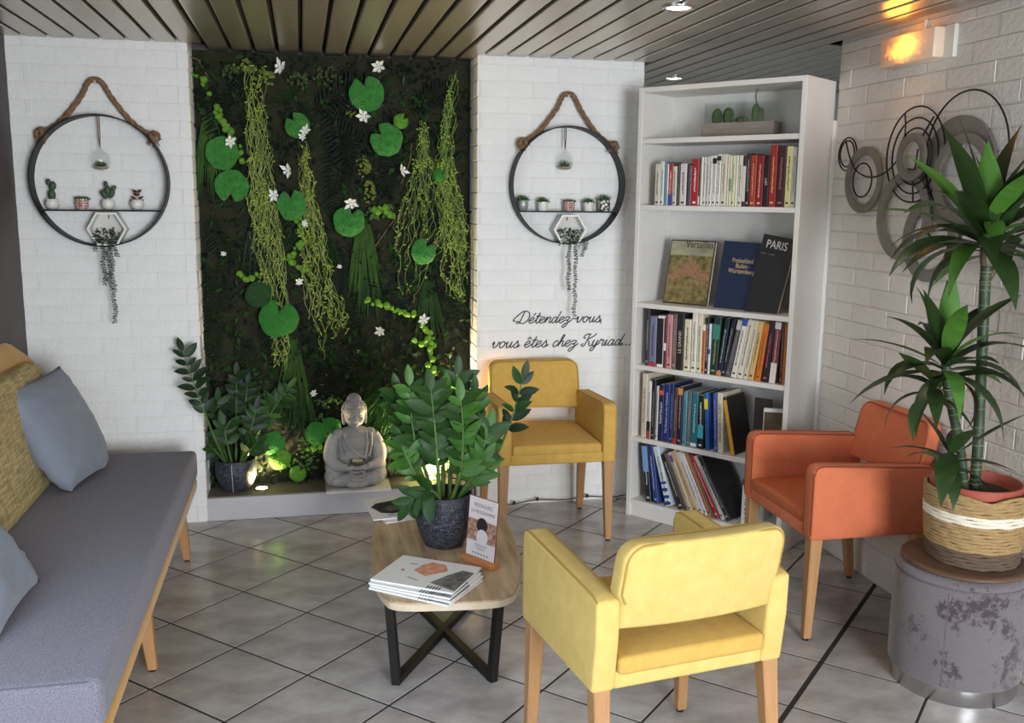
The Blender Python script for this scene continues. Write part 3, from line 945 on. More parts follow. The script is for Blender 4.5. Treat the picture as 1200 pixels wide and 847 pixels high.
sh2 = [(55, 95, 170, (214, 210, 196), 'cream paperback'), (97, 127, 152, W_, 'white paperback'), (129, 144, 152, (92, 130, 150), 'thin blue paperback'), (148, 162, 170, (212, 218, 222), 'thin pale blue paperback'),
       (164, 194, 168, (178, 42, 40), 'red paperback with a blue foot', dict(bands=[(0, .27, (50, 84, 150))], ink=(230, 220, 210))), (196, 228, 188, (220, 212, 196), 'cream paperback with black print'), (230, 249, 176, (58, 62, 52), 'dark green paperback', dict(ink=(190, 190, 180))),
       (254, 306, 168, (224, 212, 210), 'pinkish white paperback'), (309, 328, 170, K_, 'black paperback', dict(ink=(200, 200, 200))), (331, 345, 180, (126, 96, 120), 'thin mauve paperback'),
       (347, 403, 133, (176, 40, 44), 'thick red paperback with white print', dict(ink=(236, 226, 216))), (405, 416, 122, (70, 62, 58), 'thin dark paperback with a white foot', dict(bands=[(.02, .2, W_)])), (418, 437, 120, W_, 'narrow white paperback'), (439, 461, 120, (220, 214, 200), 'cream white paperback'),
       (463, 486, 118, (206, 202, 196), 'greyish white paperback'), (488, 510, 112, (228, 226, 222), 'plain white paperback'), (512, 544, 108, W_, 'white paperback with a black head', dict(bands=[(.84, .95, K_)])), (547, 579, 100, W_, 'white paperback with a black photo at its head', dict(bands=[(.88, .97, (40, 40, 40))])),
       (582, 627, 98, (220, 212, 190), 'wide cream paperback'), (630, 647, 105, (222, 208, 190), 'cream paperback with red dots', dict(ink=(180, 60, 40))), (649, 667, 110, (214, 214, 190), 'pale paperback with a green patch', dict(bands=[(.3, .55, (120, 150, 120))])),
       (670, 694, 108, (222, 220, 180), 'pale yellow paperback'), (696, 717, 106, (224, 220, 206), 'white paperback beside the cream one'), (720, 752, 106, (222, 218, 202), 'broad off-white paperback'),
       (754, 782, 110, (70, 26, 28), 'dark red book with a white strip', dict(bands=[(.1, .8, (214, 206, 196))], marks=False)), (785, 812, 92, (26, 24, 26), 'black book', dict(ink=(190, 190, 190))), (815, 864, 103, (172, 58, 34), 'red-orange book', dict(ink=(220, 160, 110))),
       (867, 922, 106, (140, 28, 34), 'crimson book', dict(ink=(220, 180, 170))), (925, 968, 112, (30, 22, 24), 'black book with white lettering', dict(title='LEVY', ink=(220, 216, 210))), (971, 1028, 30, (158, 44, 28), 'tall rust red book', dict(ink=(226, 170, 130))),
       (1031, 1098, 34, (66, 26, 32), 'tall dark maroon book', dict(ink=(150, 110, 110))), (1101, 1150, 38, (222, 212, 150), 'tall cream yellow book'), (1152, 1188, 42, (196, 194, 188), 'tall pale grey book')]
crop_row(sh2, 6.316, 755, 6.316, 165, 2, (460, 465), 'second bookcase shelf', 'books on the second shelf')
sh4 = [(50, 74, 10, (44, 40, 42), 'tall thin black book', dict(ink=(180, 180, 180))), (78, 132, 65, (120, 124, 156), 'lilac grey book with a red foot', dict(bands=[(0, .08, (170, 60, 60))])), (140, 188, 62, (230, 228, 224), 'white book with a black spine label', dict(bands=[(.06, .95, (30, 28, 30))], marks=False)),
       (192, 213, 82, (110, 26, 34), 'dark red book with a white label', dict(bands=[(.35, .5, (226, 220, 214))])), (215, 256, 55, (206, 142, 146), 'pink book'), (259, 290, 50, (112, 92, 86), 'grey-brown book', dict(ink=(180, 160, 150))), (293, 346, 50, (38, 34, 34), 'thick black book with pale lettering', dict(title='LE GRAND', ink=(206, 196, 180))),
       (351, 403, 90, (226, 216, 186), 'cream book with black dots'), (410, 453, 42, (230, 226, 214), 'tall white book'), (456, 493, 46, (222, 214, 190), 'tall cream book'), (496, 520, 130, (214, 120, 52), 'short orange book with a white head', dict(bands=[(.88, 1, W_)])),
       (523, 543, 86, (26, 30, 48), 'narrow navy book', dict(ink=(210, 210, 210))), (545, 562, 126, (226, 228, 232), 'narrow white book with a blue band', dict(bands=[(.4, .5, (50, 60, 140))])), (565, 622, 78, (34, 58, 46), 'dark green book with a teal patch', dict(bands=[(.62, .88, (60, 130, 110))], ink=(150, 160, 110), lean=-.05)),
       (626, 664, 85, (28, 40, 52), 'dark blue-green book with an orange foot', dict(bands=[(0, .07, (214, 130, 60))], ink=(170, 180, 180), lean=-.12)), (668, 700, 95, (26, 30, 44), 'dark navy leaning book', dict(ink=(150, 160, 170), lean=-.16)),
       (703, 740, 90, (92, 88, 90), 'grey leaning book with a pale label', dict(bands=[(.82, .98, (190, 186, 180))], ink=(140, 136, 136), lean=-.2)), (745, 788, 92, (232, 228, 216), 'white leaning book with a blue head', dict(bands=[(.89, 1, (54, 80, 170))], lean=-.18)),
       (792, 840, 95, (226, 218, 198), 'wide off-white leaning book', dict(lean=-.17)), (844, 880, 102, (222, 214, 190), 'narrow cream leaning book', dict(lean=-.16)), (884, 926, 108, (222, 186, 120), 'tan yellow leaning book', dict(lean=-.15)), (930, 974, 125, (216, 118, 36), 'bright orange leaning book', dict(lean=-.12, ink=(120, 60, 20))),
       (982, 1030, 122, (40, 28, 44), 'black-purple book with pink lettering', dict(ink=(200, 90, 110), lean=-.09)), (1036, 1086, 92, (106, 62, 64), 'grey-red book with a white foot', dict(bands=[(0, .33, (224, 214, 206)), (.88, .99, (200, 200, 196))], ink=(220, 150, 150), lean=-.06)),
       (1090, 1116, 100, (60, 38, 26), 'dark brown book', dict(ink=(150, 110, 80))), (1119, 1140, 110, (184, 110, 36), 'narrow amber book', dict(ink=(90, 50, 20)))]
crop_row(sh4, 6.154, 745, 6.154, 360, 4, (376, 490), 'fourth bookcase shelf', 'books on the fourth shelf')
sh5 = [(48, 86, 75, (214, 202, 182), 'tall beige book with red-brown spine lettering', dict(title='ARCHIVES DU NORD', ink=(150, 100, 70))), (90, 116, 130, (226, 224, 222), 'white book with a dark red foot', dict(bands=[(0, .13, (150, 70, 66)), (.13, .3, (40, 36, 36))])), (119, 148, 120, (32, 30, 32), 'black book', dict(ink=(140, 140, 140))),
       (152, 170, 165, (206, 204, 204), 'grey-white thin book'), (173, 209, 155, (26, 34, 78), 'navy book with white lettering', dict(title='Rudolf Nureyev', ink=(230, 230, 236), bands=[(.82, .9, (196, 90, 70))])), (212, 252, 150, (36, 48, 122), 'royal blue book with pale lettering', dict(title='The Shadow on the Cathedral', ink=(170, 200, 230))),
       (255, 281, 150, (30, 46, 96), 'navy blue book with faint print', dict(ink=(120, 150, 190))), (284, 310, 182, (84, 60, 54), 'brown book with a red foot', dict(bands=[(0, .1, (170, 50, 44))], ink=(190, 150, 110))), (313, 348, 172, (34, 32, 60), 'dark blue book with an orange head', dict(bands=[(.86, .98, (206, 140, 80))], ink=(190, 150, 130))),
       (352, 382, 205, (96, 150, 168), 'light teal book', dict(ink=(40, 70, 90))), (385, 412, 212, (98, 104, 106), 'grey book', dict(ink=(160, 160, 160))), (416, 462, 216, (44, 112, 128), 'teal book', dict(ink=(170, 210, 210), bands=[(.02, .08, (220, 226, 226))])),
       (472, 514, 236, (22, 26, 32), 'black book with a cyan patch', dict(bands=[(.2, .45, (60, 170, 190))], ink=(226, 226, 226), lean=.02)), (546, 574, 226, (48, 100, 176), 'bright blue book with a yellow label', dict(bands=[(.72, .9, (232, 210, 50))], ink=(30, 60, 120), lean=.07)), (592, 622, 226, (76, 84, 150), 'blue-violet book', dict(ink=(150, 160, 210), lean=.07)),
       (628, 668, 222, (222, 214, 188), 'cream book with black lettering', dict(title='EMBARQUEZ A L OUEST', ink=(40, 38, 34), lean=.06)), (738, 766, 268, (40, 36, 34), 'black leaning book with a yellow and red spine', dict(bands=[(.0, .95, (206, 150, 50))], marks=False, lean=.22))]
crop_row(sh5, 6, 740, 6, 425, 5, (485, 555), 'fifth bookcase shelf', 'books on the fifth shelf', .565)
sh6 = [(100, 146, 78, (34, 40, 46), 'dark grey book with a light blue head', dict(bands=[(.52, .96, (120, 160, 210))], title=None, ink=(210, 210, 210), lean=.13)), (165, 212, 82, (40, 62, 120), 'dark blue leaning book', dict(lean=.17, ink=(150, 170, 210))),
       (240, 292, 100, (214, 222, 230), 'white leaning book with navy checks', dict(bands=[(.02, .07, (40, 60, 130)), (.13, .18, (40, 60, 130)), (.25, .3, (40, 60, 130)), (.37, .41, (40, 60, 130))], lean=.30)), (340, 388, 230, (36, 34, 32), 'black leaning album with pale print', dict(ink=(190, 190, 180), lean=.44)),
       (398, 428, 225, (120, 104, 96), 'taupe leaning album', dict(lean=.46)), (436, 466, 220, (206, 190, 160), 'cream leaning album with a purple label', dict(bands=[(.84, .95, (96, 76, 130))], lean=.46)), (474, 522, 212, (196, 168, 128), 'tan leaning album', dict(lean=.47, ink=(110, 70, 40))),
       (530, 572, 204, (214, 206, 200), 'white-grey leaning album', dict(lean=.47)), (580, 606, 214, (220, 226, 234), 'white leaning album with a blue edge', dict(lean=.48, ink=(60, 100, 170))), (614, 640, 210, (196, 120, 60), 'orange-brown leaning album', dict(lean=.49)), (646, 664, 215, (110, 100, 90), 'thin grey-brown leaning album', dict(lean=.5)),
       (680, 716, 232, (178, 36, 34), 'red leaning album', dict(lean=.52, ink=(226, 200, 190))), (724, 760, 205, (196, 192, 186), 'pale grey leaning album', dict(lean=.54)), (772, 815, 200, (44, 42, 46), 'large black glossy album leaning on the row', dict(lean=.55, ink=(170, 170, 170), d=.20))]
r6 = crop_row(sh6, 7.056, 740, 7.056, 505, 6, (548, 690), 'bottom bookcase shelf', 'leaning albums on the bottom shelf', .62)
# boxed dictionary standing upright at the right of the bottom shelf
uL = max(bu(740 + 880 / 7.056, 505 + 640 / 7.056), r6 + .012)
book(uL, .03, SH[6] + .0004, .055, .215, .17, (218, 214, 206), 0, 'white dictionary with a dark head, upright on the bottom shelf beside the albums', None, bands=[(.86, 1, (70, 68, 70))], title='LAROUSSE', ink=(60, 60, 64), seed=900)

# --- three display books leaning on the third shelf, faces to the room
def face_book(name, px, py0, py1, w, h, t, col, tilt, roll, label, depth, yaw=0.0, foot=(0, 0)):
    u = bu(px, py1) if px > 2 else px
    e = empty(name)
    # local x = width, local z = up the cover, local -y = cover front
    e.matrix_world = Matrix.Translation(BO) @ Matrix.Rotation(BA, 4, 'Z') @ Matrix.Translation((u, depth, SH[3] + .0006)) @ Matrix.Rotation(yaw, 4, 'Z') @ Matrix.Rotation(roll, 4, 'Y') @ Matrix.Rotation(-tilt, 4, 'X')
    tag(e, label, 'book')
    MB().box((w / 2, t / 2 - t * .0, h / 2), (w - .006, t - .006, h - .008)).build('pages', M_pages, e)
    c = MB(); c.prism([(0, 0), (w, 0), (w, .003), (.004, .003), (.004, t - .003), (w, t - .003), (w, t), (0, t)], 0, h, 'z'); c.build('cover', cover_mat(col), e)
    return e
def cover_patch(e, w, h, poly, col, name='cover_print', lift=.0004):
    b = MB(); b.prism([(p[0] * w, p[1] * h) for p in poly], -lift, 0, 'y'); return b.build(name, ink_mat(col) if not isinstance(col, bpy.types.Material) else col, e)
def cover_text(e, s, x, z, size, col, lift=.0008, sx=1.0):
    me = text_mesh('cover_title', s, size, ink_mat(col), 'CENTER', .0003, sx=sx)
    o = link('cover_title', me, e); o.matrix_local = Matrix(((1, 0, 0, x), (0, 0, -1, -lift), (0, 1, 0, z), (0, 0, 0, 1)))
    return o
M_chateau = mat('cover_photo_gardens', (40, 50, 26), .35, col2=(168, 146, 96), scale=34, amount=.45, detail=8)
M_chsky = mat('cover_photo_sky', (120, 120, 104), .35, col2=(176, 170, 140), scale=9, stretch=(1, 1, 4))
M_chroof = mat('cover_photo_palace', (190, 146, 112), .35, col2=(96, 66, 50), scale=70, stretch=(1, 1, 2))
vw, vh = .235, .30
vb = face_book('display_book', 763, 275, 349, vw, vh, .022, (60, 52, 44), .20, 0, 'large art book showing a palace and gardens, leaning at the left of the third shelf', .10)
cover_patch(vb, vw, vh, [(.02, .02), (.98, .02), (.98, .98), (.02, .98)], M_chateau)
cover_patch(vb, vw, vh, [(.02, .76), (.98, .76), (.98, .98), (.02, .98)], M_chsky, lift=.0006)
cover_patch(vb, vw, vh, [(.04, .44), (.2, .50), (.36, .58), (.42, .66), (.5, .68), (.5, .78), (.54, .78), (.54, .68), (.62, .66), (.68, .58), (.84, .52), (.97, .48), (.97, .38), (.7, .40), (.5, .44), (.3, .40), (.04, .36)], M_chroof, lift=.0006)
cover_text(vb, 'Versailles', vw * .66, vh * .885, .046, (24, 22, 20), sx=.82)
fb = face_book('display_book', 824, 281, 356, .205, .305, .028, (26, 42, 74), .20, .03, 'dark blue hardback with gold lettering, leaning in the middle of the third shelf', .09)
for k, s in enumerate(('Freizeitland', 'Baden-', 'Württemberg')): cover_text(fb, s, .108, .212 - k * .024, .029, (206, 178, 130), sx=.78)
pb = face_book('display_book', .548, 272, 360, .150, .345, .03, (28, 27, 29), .16, .14, 'black picture book with white capital lettering, leaning at the right of the third shelf', .06)
cover_text(pb, 'PARIS', .072, .29, .050, (210, 208, 204), sx=.80)
cover_patch(pb, .150, .345, [(.06, .765), (.22, .765), (.22, .762), (.06, .762)], (190, 190, 186)); cover_patch(pb, .150, .345, [(.30, .765), (.48, .765), (.48, .762), (.30, .762)], (190, 190, 186))
# dark album and framed print at the right of the fifth shelf
def lean_panel(name, label, cat, w, h, t, u, depth, yaw, z, m_frame, m_face, inset=.018):
    e = empty(name)
    e.matrix_world = Matrix.Translation(BO) @ Matrix.Rotation(BA, 4, 'Z') @ Matrix.Translation((u, depth, z)) @ Matrix.Rotation(yaw, 4, 'Z')
    tag(e, label, cat)
    return e
da = lean_panel('album', 'dark brown album standing open at the right of the fifth shelf', 'book', 0, 0, 0, .600, .10, 0.06, SH[5] + .0005, None, None)
MB().rbox((.04, .006, .13), (.08, .010, .26), .002, 1).build('cover', cover_mat((52, 42, 38)), da)
fr = lean_panel('framed_print', 'white-edged framed print with a dark picture beside the dark album', 'picture', 0, 0, 0, .672, .050, .50, SH[5] + .0005, None, None)
MB().rbox((.055, .012, .115), (.11, .022, .23), .002, 1).build('frame', M_lam, fr)
cover_patch(fr, .11, .23, [(.03, .05), (.88, .05), (.88, .93), (.03, .93)], mat('dark_still_life_print', (52, 44, 38), .3, col2=(110, 92, 70), scale=18), name='picture', lift=.0008)

# --- planter on the top shelf
pt = empty('cactus_planter'); Mp = Matrix.Translation(BO) @ Matrix.Rotation(BA, 4, 'Z') @ Matrix.Translation((.27, .10, SH[1] + .0005)) @ Matrix.Rotation(.10, 4, 'Z')
pt.matrix_world = Mp
tag(pt, 'greyed wooden trough with glass panes holding small cacti on the top shelf', 'planter')
M_gwood = mat('greyed_wood', (150, 138, 128), .7, col2=(122, 110, 102), scale=6, stretch=(1.2, 12, 12), bump=.1, bscale=40)
PLW = .335
tb = MB(); tb.box((PLW / 2, .003, .032), (PLW, .008, .064)); tb.box((PLW / 2, .087, .032), (PLW, .008, .064)); tb.box((.004, .045, .032), (.008, .076, .064)); tb.box((PLW - .004, .045, .032), (.008, .076, .064)); tb.box((PLW / 2, .045, .004), (PLW - .01, .08, .008))
tb.build('trough', M_gwood, pt)
MB().box((PLW / 2, .045, .05), (PLW - .018, .074, .012)).build('gravel', mat('pale_gravel', (170, 164, 150), .9, col2=(110, 104, 92), scale=120, bump=.6, bscale=200), pt)
def thin_glass(name):
    m = bpy.data.materials.new(name); m.use_nodes = True
    nt = m.node_tree; nt.nodes.clear()
    o = nt.nodes.new('ShaderNodeOutputMaterial'); mx = nt.nodes.new('ShaderNodeMixShader'); tr = nt.nodes.new('ShaderNodeBsdfTransparent'); gl = nt.nodes.new('ShaderNodeBsdfGlossy'); fz = nt.nodes.new('ShaderNodeLayerWeight')
    gl.inputs['Roughness'].default_value = .03; gl.inputs['Color'].default_value = (.95, .97, .96, 1)
    tr.inputs['Color'].default_value = (.95, .965, .96, 1)
    pw = nt.nodes.new('ShaderNodeMath'); pw.operation = 'POWER'; pw.inputs[1].default_value = 4
    ma = nt.nodes.new('ShaderNodeMath'); ma.operation = 'MULTIPLY_ADD'; ma.inputs[1].default_value = .5; ma.inputs[2].default_value = .04
    nt.links.new(fz.outputs['Facing'], pw.inputs[0]); nt.links.new(pw.outputs[0], ma.inputs[0]); nt.links.new(ma.outputs[0], mx.inputs[0])
    nt.links.new(tr.outputs[0], mx.inputs[1]); nt.links.new(gl.outputs[0], mx.inputs[2]); nt.links.new(mx.outputs[0], o.inputs[0])
    return m
M_glass = thin_glass('thin_clear_glass')
for c, s in (((PLW / 2, .008, .105), (PLW - .02, .002, .095)), ((PLW / 2, .082, .105), (PLW - .02, .002, .095)), ((.011, .045, .105), (.002, .072, .095)), ((PLW - .011, .045, .105), (.002, .072, .095))):
    MB().box(c, s).build('glass_pane', M_glass, pt)
M_cact = mat('cactus_green', (62, 84, 48), .7, col2=(88, 110, 66), scale=30, bump=.4, bscale=150)
for x, h, r in ((.055, .075, .022), (.108, .078, .024), (.162, .036, .018), (.185, .036, .016), (.235, .09, .018), (.258, .072, .014)):
    c = MB()
    prof = [(r * .55, 0), (r * .9, h * .25), (r, h * .55), (r * .8, h * .82), (r * .35, h * .97), (0, h)]
    c.lathe(prof, 14)
    for i, v in enumerate(c.v):
        a = math.atan2(v.y, v.x); k = 1 + .10 * math.cos(7 * a); c.v[i] = Vector((v.x * k, v.y * k, v.z))
    c.build('cactus', M_cact, pt, 60, (x, .045, .055))
MB().tube(cr([(.236, .045, .145), (.232, .04, .175), (.238, .04, .20), (.255, .04, .212), (.275, .04, .214)], 5), [.003] * 21, 6).build('cactus_shoot', M_cact, pt, 60)
# ------------------------------------------------------------------ round wall shelves
M_blk = mat('black_painted_metal', (13, 13, 14), .55, 0.0, spec=.3)
M_rope = mat('jute_rope', (148, 118, 88), .9, col2=(112, 84, 60), scale=60, bump=.6, bscale=180)
M_pot_w = mat('white_ceramic', (222, 220, 214), .35)
M_soil = mat('dark_soil', (46, 36, 28), .95, col2=(66, 52, 40), scale=60, bump=.6, bscale=120)
def succ_mat(n, c, c2): return mat(n, c, .55, col2=c2, scale=30)
M_s1 = succ_mat('succulent_green', (58, 92, 52), (84, 120, 70)); M_s2 = succ_mat('succulent_dark', (46, 62, 46), (66, 84, 60)); M_s3 = succ_mat('succulent_red', (112, 46, 46), (70, 60, 48)); M_s4 = succ_mat('succulent_grey_green', (92, 116, 92), (60, 86, 66))
def leaf_blade(mb, base, d, L, W, up=Vector((0, 0, 1)), th=.35):
    """small fleshy pointed leaf"""
    d = d.normalized(); s = d.cross(up); s = s.normalized() if s.length > 1e-4 else Vector((1, 0, 0)); n = s.cross(d)
    b = Vector(base)
    pts = [b, b + d * L * .45 + s * W / 2, b + d * L, b + d * L * .45 - s * W / 2, b + d * L * .45 + n * W * th, b + d * L * .4 - n * W * th]
    mb.add(pts, [(0, 1, 4), (1, 2, 4), (2, 3, 4), (3, 0, 4), (1, 0, 5), (2, 1, 5), (3, 2, 5), (0, 3, 5)])
def rosette(mb, c, n, L, W, e0=1.3, e1=.1):
    for i in range(n):
        k = i / max(1, n - 1); a = i * 2.399
        el = e0 + (e1 - e0) * k
        leaf_blade(mb, c, Vector((math.cos(a) * math.cos(el), math.sin(a) * math.cos(el), math.sin(el))), L * (.7 + .3 * k), W)
def knot(mb, c, r, sd):
    rnd = random.Random(sd)
    for k in range(3):
        ax = Euler((rnd.uniform(0, 3), rnd.uniform(0, 3), rnd.uniform(0, 3))).to_matrix()
        mb.tube([Vector(c) + ax @ Vector((r * math.cos(t), r * math.sin(t), .004 * math.sin(3 * t))) for t in [2 * PI * q / 14 for q in range(14)]], r * .55, 7, True)
    for k in range(7):
        d = Vector((rnd.uniform(-1, 1), rnd.uniform(-.6, .6), rnd.uniform(-1.2, .1))).normalized()
        mb.tube([Vector(c), Vector(c) + d * r * 1.5, Vector(c) + d * r * 2.1 + Vector((0, 0, -.006))], [.004, .003, .002], 5)
RY0, RY1 = Y_P - .004, Y_P - .092
def round_shelf(cx, cz, R, shelf_z, label, rope_top, sd):
    t = empty('round_wall_shelf', (cx, Y_P, cz)); tag(t, label, 'shelf')
    th = .005
    b = MB()
    N = 96
    vs = []
    for k in range(N):
        a = 2 * PI * k / N; c_, s_ = math.cos(a), math.sin(a)
        for r, y in ((R, RY0), (R, RY1), (R - th, RY1), (R - th, RY0)): vs.append((r * c_, y - Y_P, r * s_))
    b.add(vs, [(4 * k + i, 4 * k + (i + 1) % 4, 4 * ((k + 1) % N) + (i + 1) % 4, 4 * ((k + 1) % N) + i) for k in range(N) for i in range(4)])
    b.build('hoop', M_blk, t, 40)
    dz = shelf_z - cz; hw = math.sqrt((R - th) ** 2 - dz ** 2) - .001
    MB().box((0, (RY0 + RY1) / 2 - Y_P, dz - .003), (2 * hw, RY0 - RY1, .006)).build('shelf_board', M_blk, t)
    # rope: twisted strands over a hook
    a0, a1 = math.radians(139), math.radians(40)
    eL, eR = Vector((R * math.cos(a0) * 1.06, -.045, R * math.sin(a0) * 1.06)), Vector((R * math.cos(a1) * 1.06, -.045, R * math.sin(a1) * 1.06))
    top = Vector((rope_top[0] - cx, -.03, rope_top[1] - cz))
    path = cr([eL, eL.lerp(top, .33) + Vector((.005, 0, -.022)), eL.lerp(top, .72) + Vector((0, 0, -.012)), top + Vector((-.028, 0, -.012)), top, top + Vector((.028, 0, -.014)), eR.lerp(top, .70) + Vector((0, 0, -.012)), eR.lerp(top, .34) + Vector((-.005, 0, -.024)), eR], 10)
    rp = MB()
    for s in range(3):
        pts = []
        for i, p in enumerate(path):
            d = (path[min(i + 1, len(path) - 1)] - path[max(i - 1, 0)]).normalized()
            x = Vector((0, 1, 0)); z = d.cross(x).normalized(); x = z.cross(d)
            a = i * .62 + s * 2 * PI / 3
            pts.append(p + (x * math.cos(a) + z * math.sin(a)) * .0058)
        rp.tube(pts, .0068, 6)
    rope = rp.build('rope', M_rope, t, 70)
    for e, q in ((eL, 1), (eR, 2)):
        k = MB(); knot(k, e + Vector((0, -.008, 0)), .019, sd + q); k.build('knot', M_rope, rope, 70)
    hk = MB(); hk.tube([top + Vector((0, .03, -.012)), top + Vector((0, -.004, -.013)), top + Vector((0, -.008, -.004))], .004, 6)
    hk.build('hook', mat('white_hook', (200, 200, 196), .5), t)
    return t
round_shelf(-.845, 1.574, .280, 1.452, 'round black metal wall shelf with a jute rope on the left white wall', (-.847, 2.0), 10)
round_shelf(1.240, 1.582, .276, 1.462, 'round black metal wall shelf with a jute rope above the wall lettering', (1.243, 2.008), 20)

YS = Y_P - .05
def small_pot(x, z, kind, label, y=YS):
    e = empty('small_potted_plant', (x, y, z)); tag(e, label, 'plant')
    if kind == 'cyl': prof, m, tr = [(0, 0), (.021, 0), (.023, .003), (.025, .042), (.023, .042), (.021, .036), (0, .034)], M_pot_w, .036
    elif kind == 'bowl': prof, m, tr = [(0, 0), (.014, 0), (.026, .012), (.029, .024), (.026, .038), (.021, .044), (.019, .042), (0, .036)], M_pot_w, .038
    elif kind == 'check':
        m, tr = mat('red_white_pattern_glaze', (196, 186, 180), .4), .04
        nt = m.node_tree
        if len(nt.nodes) < 8:
            ck = nt.nodes.new('ShaderNodeTexVoronoi'); ck.inputs['Scale'].default_value = 95; ck.inputs['Randomness'].default_value = .0
            tc = nt.nodes.new('ShaderNodeTexCoord'); nt.links.new(tc.outputs['Object'], ck.inputs['Vector'])
            rp = nt.nodes.new('ShaderNodeValToRGB'); rp.color_ramp.interpolation = 'CONSTANT'; rp.color_ramp.elements[0].color = lin((214, 204, 196)); rp.color_ramp.elements[1].color = lin((160, 96, 90)); rp.color_ramp.elements[1].position = .45
            nt.links.new(ck.outputs['Distance'], rp.inputs['Fac']); nt.links.new(rp.outputs['Color'], nt.nodes['Principled BSDF'].inputs['Base Color'])
        prof = [(0, 0), (.021, 0), (.026, .012), (.0275, .03), (.024, .046), (.022, .045), (0, .04)]
    elif kind == 'silver': prof, m, tr = [(0, 0), (.018, 0), (.026, .014), (.027, .034), (.024, .048), (.022, .046), (0, .042)], mat('silver_grey_ribbed_glaze', (120, 126, 126), .35, .3, col2=(180, 184, 182), scale=60, stretch=(1, 1, .1)), .044
    else:
        m = mat('white_glaze_with_dark_triangles', (220, 216, 206), .4, col2=(60, 64, 56), kind='voronoi', scale=75, amount=.05); tr = .046
        prof = [(0, 0), (.022, 0), (.0285, .012), (.029, .036), (.026, .052), (.024, .05), (0, .046)]
    MB().lathe(prof, 24).build('pot', m, e, 50)
    return e, tr
def plant_top(e, tr, kind):
    b = MB()
    if kind == 'opuntia':
        b.ball((0, 0, tr + .018), (.013, .008, .02), 10, 6); b.ball((.004, 0, tr + .047), (.012, .007, .016), 10, 6, rot=(0, .2, 0)); b.ball((-.008, 0, tr + .06), (.008, .006, .012), 8, 5); m = M_s2
    elif kind == 'pads':
        for (x, z, r, a) in ((-.012, .022, .013, -.5), (.012, .024, .013, .5), (0, .034, .014, 0), (.02, .042, .009, .7), (-.004, .055, .009, -.1)): b.ball((x, 0, tr + z), (r * .8, r * .5, r * 1.3), 9, 6, rot=(0, a, 0))
        m = M_s2
    elif kind == 'red':
        for k in range(16):
            a = k * 2.4; leaf_blade(b, (.006 * math.cos(a), .006 * math.sin(a), tr - .006 + (k % 4) * .011), Vector((math.cos(a), math.sin(a), .7)), .022, .012)
        m = M_s3
    elif kind == 'flat':
        for k in range(4): rosette(b, ((-.014, .0, .013, .004)[k], (.004, -.01, 0, .01)[k], tr), 9, .02, .011, 1.2, .3)
        m = M_s1
    elif kind == 'spiky': rosette(b, (0, 0, tr - .004), 26, .045, .008, 1.5, .35); m = M_s4
    elif kind == 'fan': rosette(b, (0, 0, tr - .004), 30, .036, .010, 1.5, .2); m = M_s1
    else: rosette(b, (0, 0, tr), 22, .034, .014, 1.4, .2); m = M_s1
    o = b.build('succulent', m, e, 60); o.scale = (1.28,) * 3; o.location = (0, 0, -.28 * tr)
zL, zR = 1.4525, 1.4625
def px_x(px, py): return at_y(px, py, YS).x
for px, k, p, lb in ((61.5, 'bowl', 'opuntia', 'tiny white bowl with a dark paddle cactus, leftmost on the left round shelf'), (96, 'check', 'flat', 'tiny red and white patterned pot with a low succulent on the left round shelf'),
                     (127, 'bowl', 'pads', 'tiny white bowl with a branching green cactus on the left round shelf'), (161, 'bowl', 'red', 'tiny white bowl with a dark red succulent on the left round shelf')):
    e, tr = small_pot(px_x(px, 240), zL, k, lb); plant_top(e, tr, p)
for px, k, p, lb in ((612.5, 'silver', 'ros', 'tiny silver grey pot with a green succulent, leftmost on the right round shelf'), (636, 'cyl', 'ros', 'tiny plain white pot with a rosette succulent, second on the right round shelf'),
                     (667, 'check', 'flat', 'tiny red and white patterned pot with a low succulent on the right round shelf'), (689.5, 'cyl', 'fan', 'tiny plain white pot with fan shaped succulent, fourth on the right round shelf'), (708, 'tri', 'spiky', 'tiny white pot with dark triangles and spiky plant on the right round shelf')):
    e, tr = small_pot(px_x(px, 240), zR, k, lb); plant_top(e, tr, p)

# --- hanging glass globes
def globe(cx, cz, top_z, label, kind):
    e = empty('hanging_glass_terrarium', (cx, YS, cz)); tag(e, label, 'terrarium')
    g = MB(); g.lathe([(.012, -.041), (.030, -.034), (.040, -.012), (.040, .010), (.030, .032), (.014, .045), (.008, .056), (.004, .058)], 28)
    g.build('glass_globe', M_glass, e, 60)
    MB().lathe([(0, -.040), (.026, -.036), (.034, -.026), (0, -.022)], 20).build('sand', mat('beige_sand', (176, 156, 132), .95, bump=.5, bscale=250), e, 40)
    b = MB(); rosette(b, (0, 0, -.026), 20 if kind else 24, .036 if kind else .05, .014 if kind else .007, 1.5, .15); b.build('succulent', M_s1 if kind else M_s4, e, 60)
    L = top_z - cz
    c = MB(); c.tube([(-.0035 , 0, L), (-.003, 0, .1), (0, 0, .055)], .0022, 6); c.tube([(.0035, 0, L), (.003, 0, .1), (0, 0, .055)], .0022, 6)
    c.build('cord', M_rope if kind else mat('brown_leather_cord', (92, 60, 44), .8), e, 60)
    return e
globe(at_y(118, 188, YS).x, at_y(118, 188, YS).z, 1.574 + .272, 'glass globe with a green succulent hanging in the left round shelf', 1)
globe(at_y(662, 189, YS).x, at_y(662, 189, YS).z, 1.582 + .268, 'glass globe with an air plant hanging in the right round shelf', 0)

